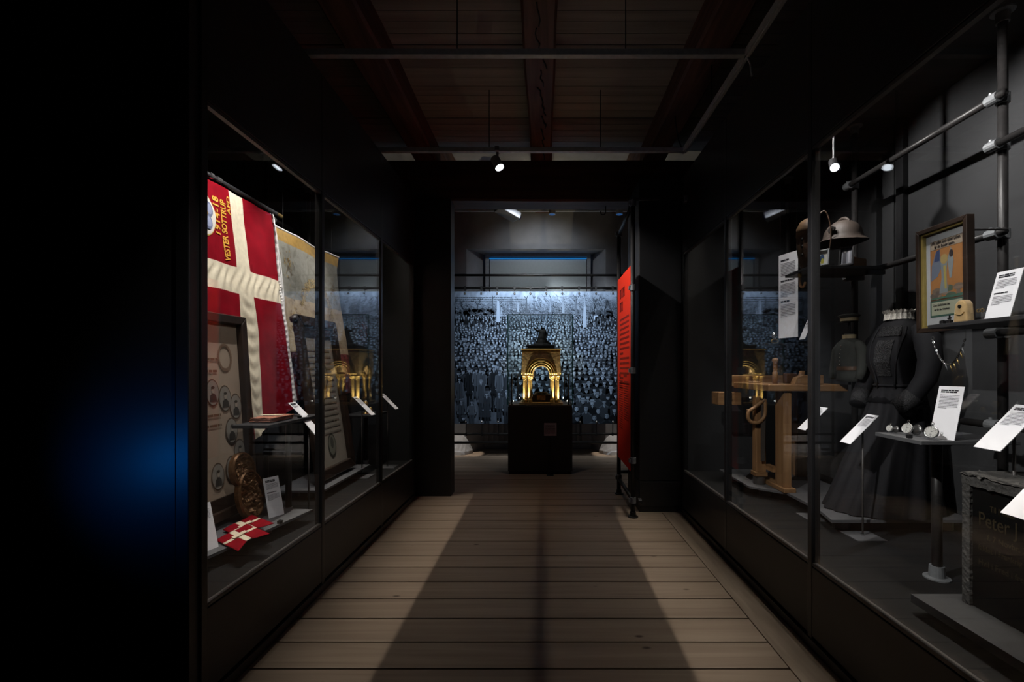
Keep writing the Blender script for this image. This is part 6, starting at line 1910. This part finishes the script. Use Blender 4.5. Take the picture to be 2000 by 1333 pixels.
MB().grid(lambda u, v: (GX - 0.012 + 0.32 * u, GY0 + (GY1 - GY0) * v + 0.004 * noise.noise(Vector((u * 9, v * 30, 2))), GZ1 - 0.012 + 0.016 * noise.noise(Vector((u * 14, v * 36, 4)))), 20, 60).build('rough_top', M_stone, gv)
MB().box(GX + 0.10, GX + 0.30, GY0 + 0.01, GY1 - 0.012, GZ0, GZ1 - 0.05).build('stone_back', M_stone, gv)
tx = MB()
GT = GX + 0.0105
for (body, size, yy, z, sp) in (('Til Minde', 0.030, 1.70, 0.885, 0.8), ('Peter J H', 0.075, 1.745, 0.822, 0.72), ('f. 7 Novbr. 2', 0.030, 1.71, 0.775, 0.9), ('faldet i Frankrig', 0.030, 1.745, 0.728, 0.85), ('Hvil i Fred i fremmed', 0.032, 1.745, 0.672, 0.85)):
    text_into(tx, body, size, lambda x, y_, yy=yy, z=z, sp=sp: (GT, yy - x * sp, z + y_), 'LEFT', 0.0004)
tx.build('gilt_inscription', mat('worn_gilt', (0.04, 0.03, 0.015), 0.5, 0.3), gv, fix=False)

# ------------------------------------------------------------------ pieces that belong to a part become its sub-parts
NEST = {'printed_text': ('card', 'panel', 'sheet'), 'gold_lettering': ('cloth',), 'embroidered_emblem': ('cloth',), 'pole_tip': ('pole',), 'pole_ring': ('pole',),
        'crest': ('shell',), 'badge': ('shell',), 'lining': ('shell',), 'dial': ('case',), 'crown': ('case',), 'bow': ('case',), 'gilt_inscription': ('core',),
        'drawer_knob': ('vise_drawer',), 'stud': ('body',), 'flap': ('body',), 'oval_portrait': ('sheet',), 'certificate_print': ('sheet',), 'lens': ('lamp_head', 'body'),
        'cuff': ('sleeve',), 'brooch': ('block',), 'chain': ('block',), 'name_plate': ('inner_block',), 'button': ('body', 'tunic'), 'handle_horn': ('handle',), 'ornament_print': ('printed_area',),
        'rod_socket': ('base_plate',), 'end_plug': ('lower_bar',), 'caption_print': ('sky_print',), 'tree_print': ('sky_print',), 'cream_stripe': ('fold',), 'embroidered_yoke': ('bodice',),
        'embroidered_front': ('bodice',), 'lapel_seam': ('bodice',), 'vent': ('body',), 'band': ('crown',), 'peak': ('crown',)}
def base_name(o):
    return o.name.split('.')[0]
for t in [o for o in SC.objects if o.type == 'EMPTY' and o.parent is None]:
    kids = list(t.children)
    seen = {}
    for c in kids:
        if len(t.children) <= 2:
            break
        for pn in NEST.get(base_name(c), ()):
            ps_ = [k for k in kids if base_name(k) == pn and k is not c]
            if ps_:
                n_ = seen.get(base_name(c), 0); seen[base_name(c)] = n_ + 1
                p = ps_[min(n_, len(ps_) - 1)]
                pw_ = t.matrix_basis @ p.matrix_parent_inverse @ p.matrix_basis
                keep = c.matrix_parent_inverse.copy()
                c.parent = p
                c.matrix_parent_inverse = pw_.inverted() @ t.matrix_basis @ keep
                break
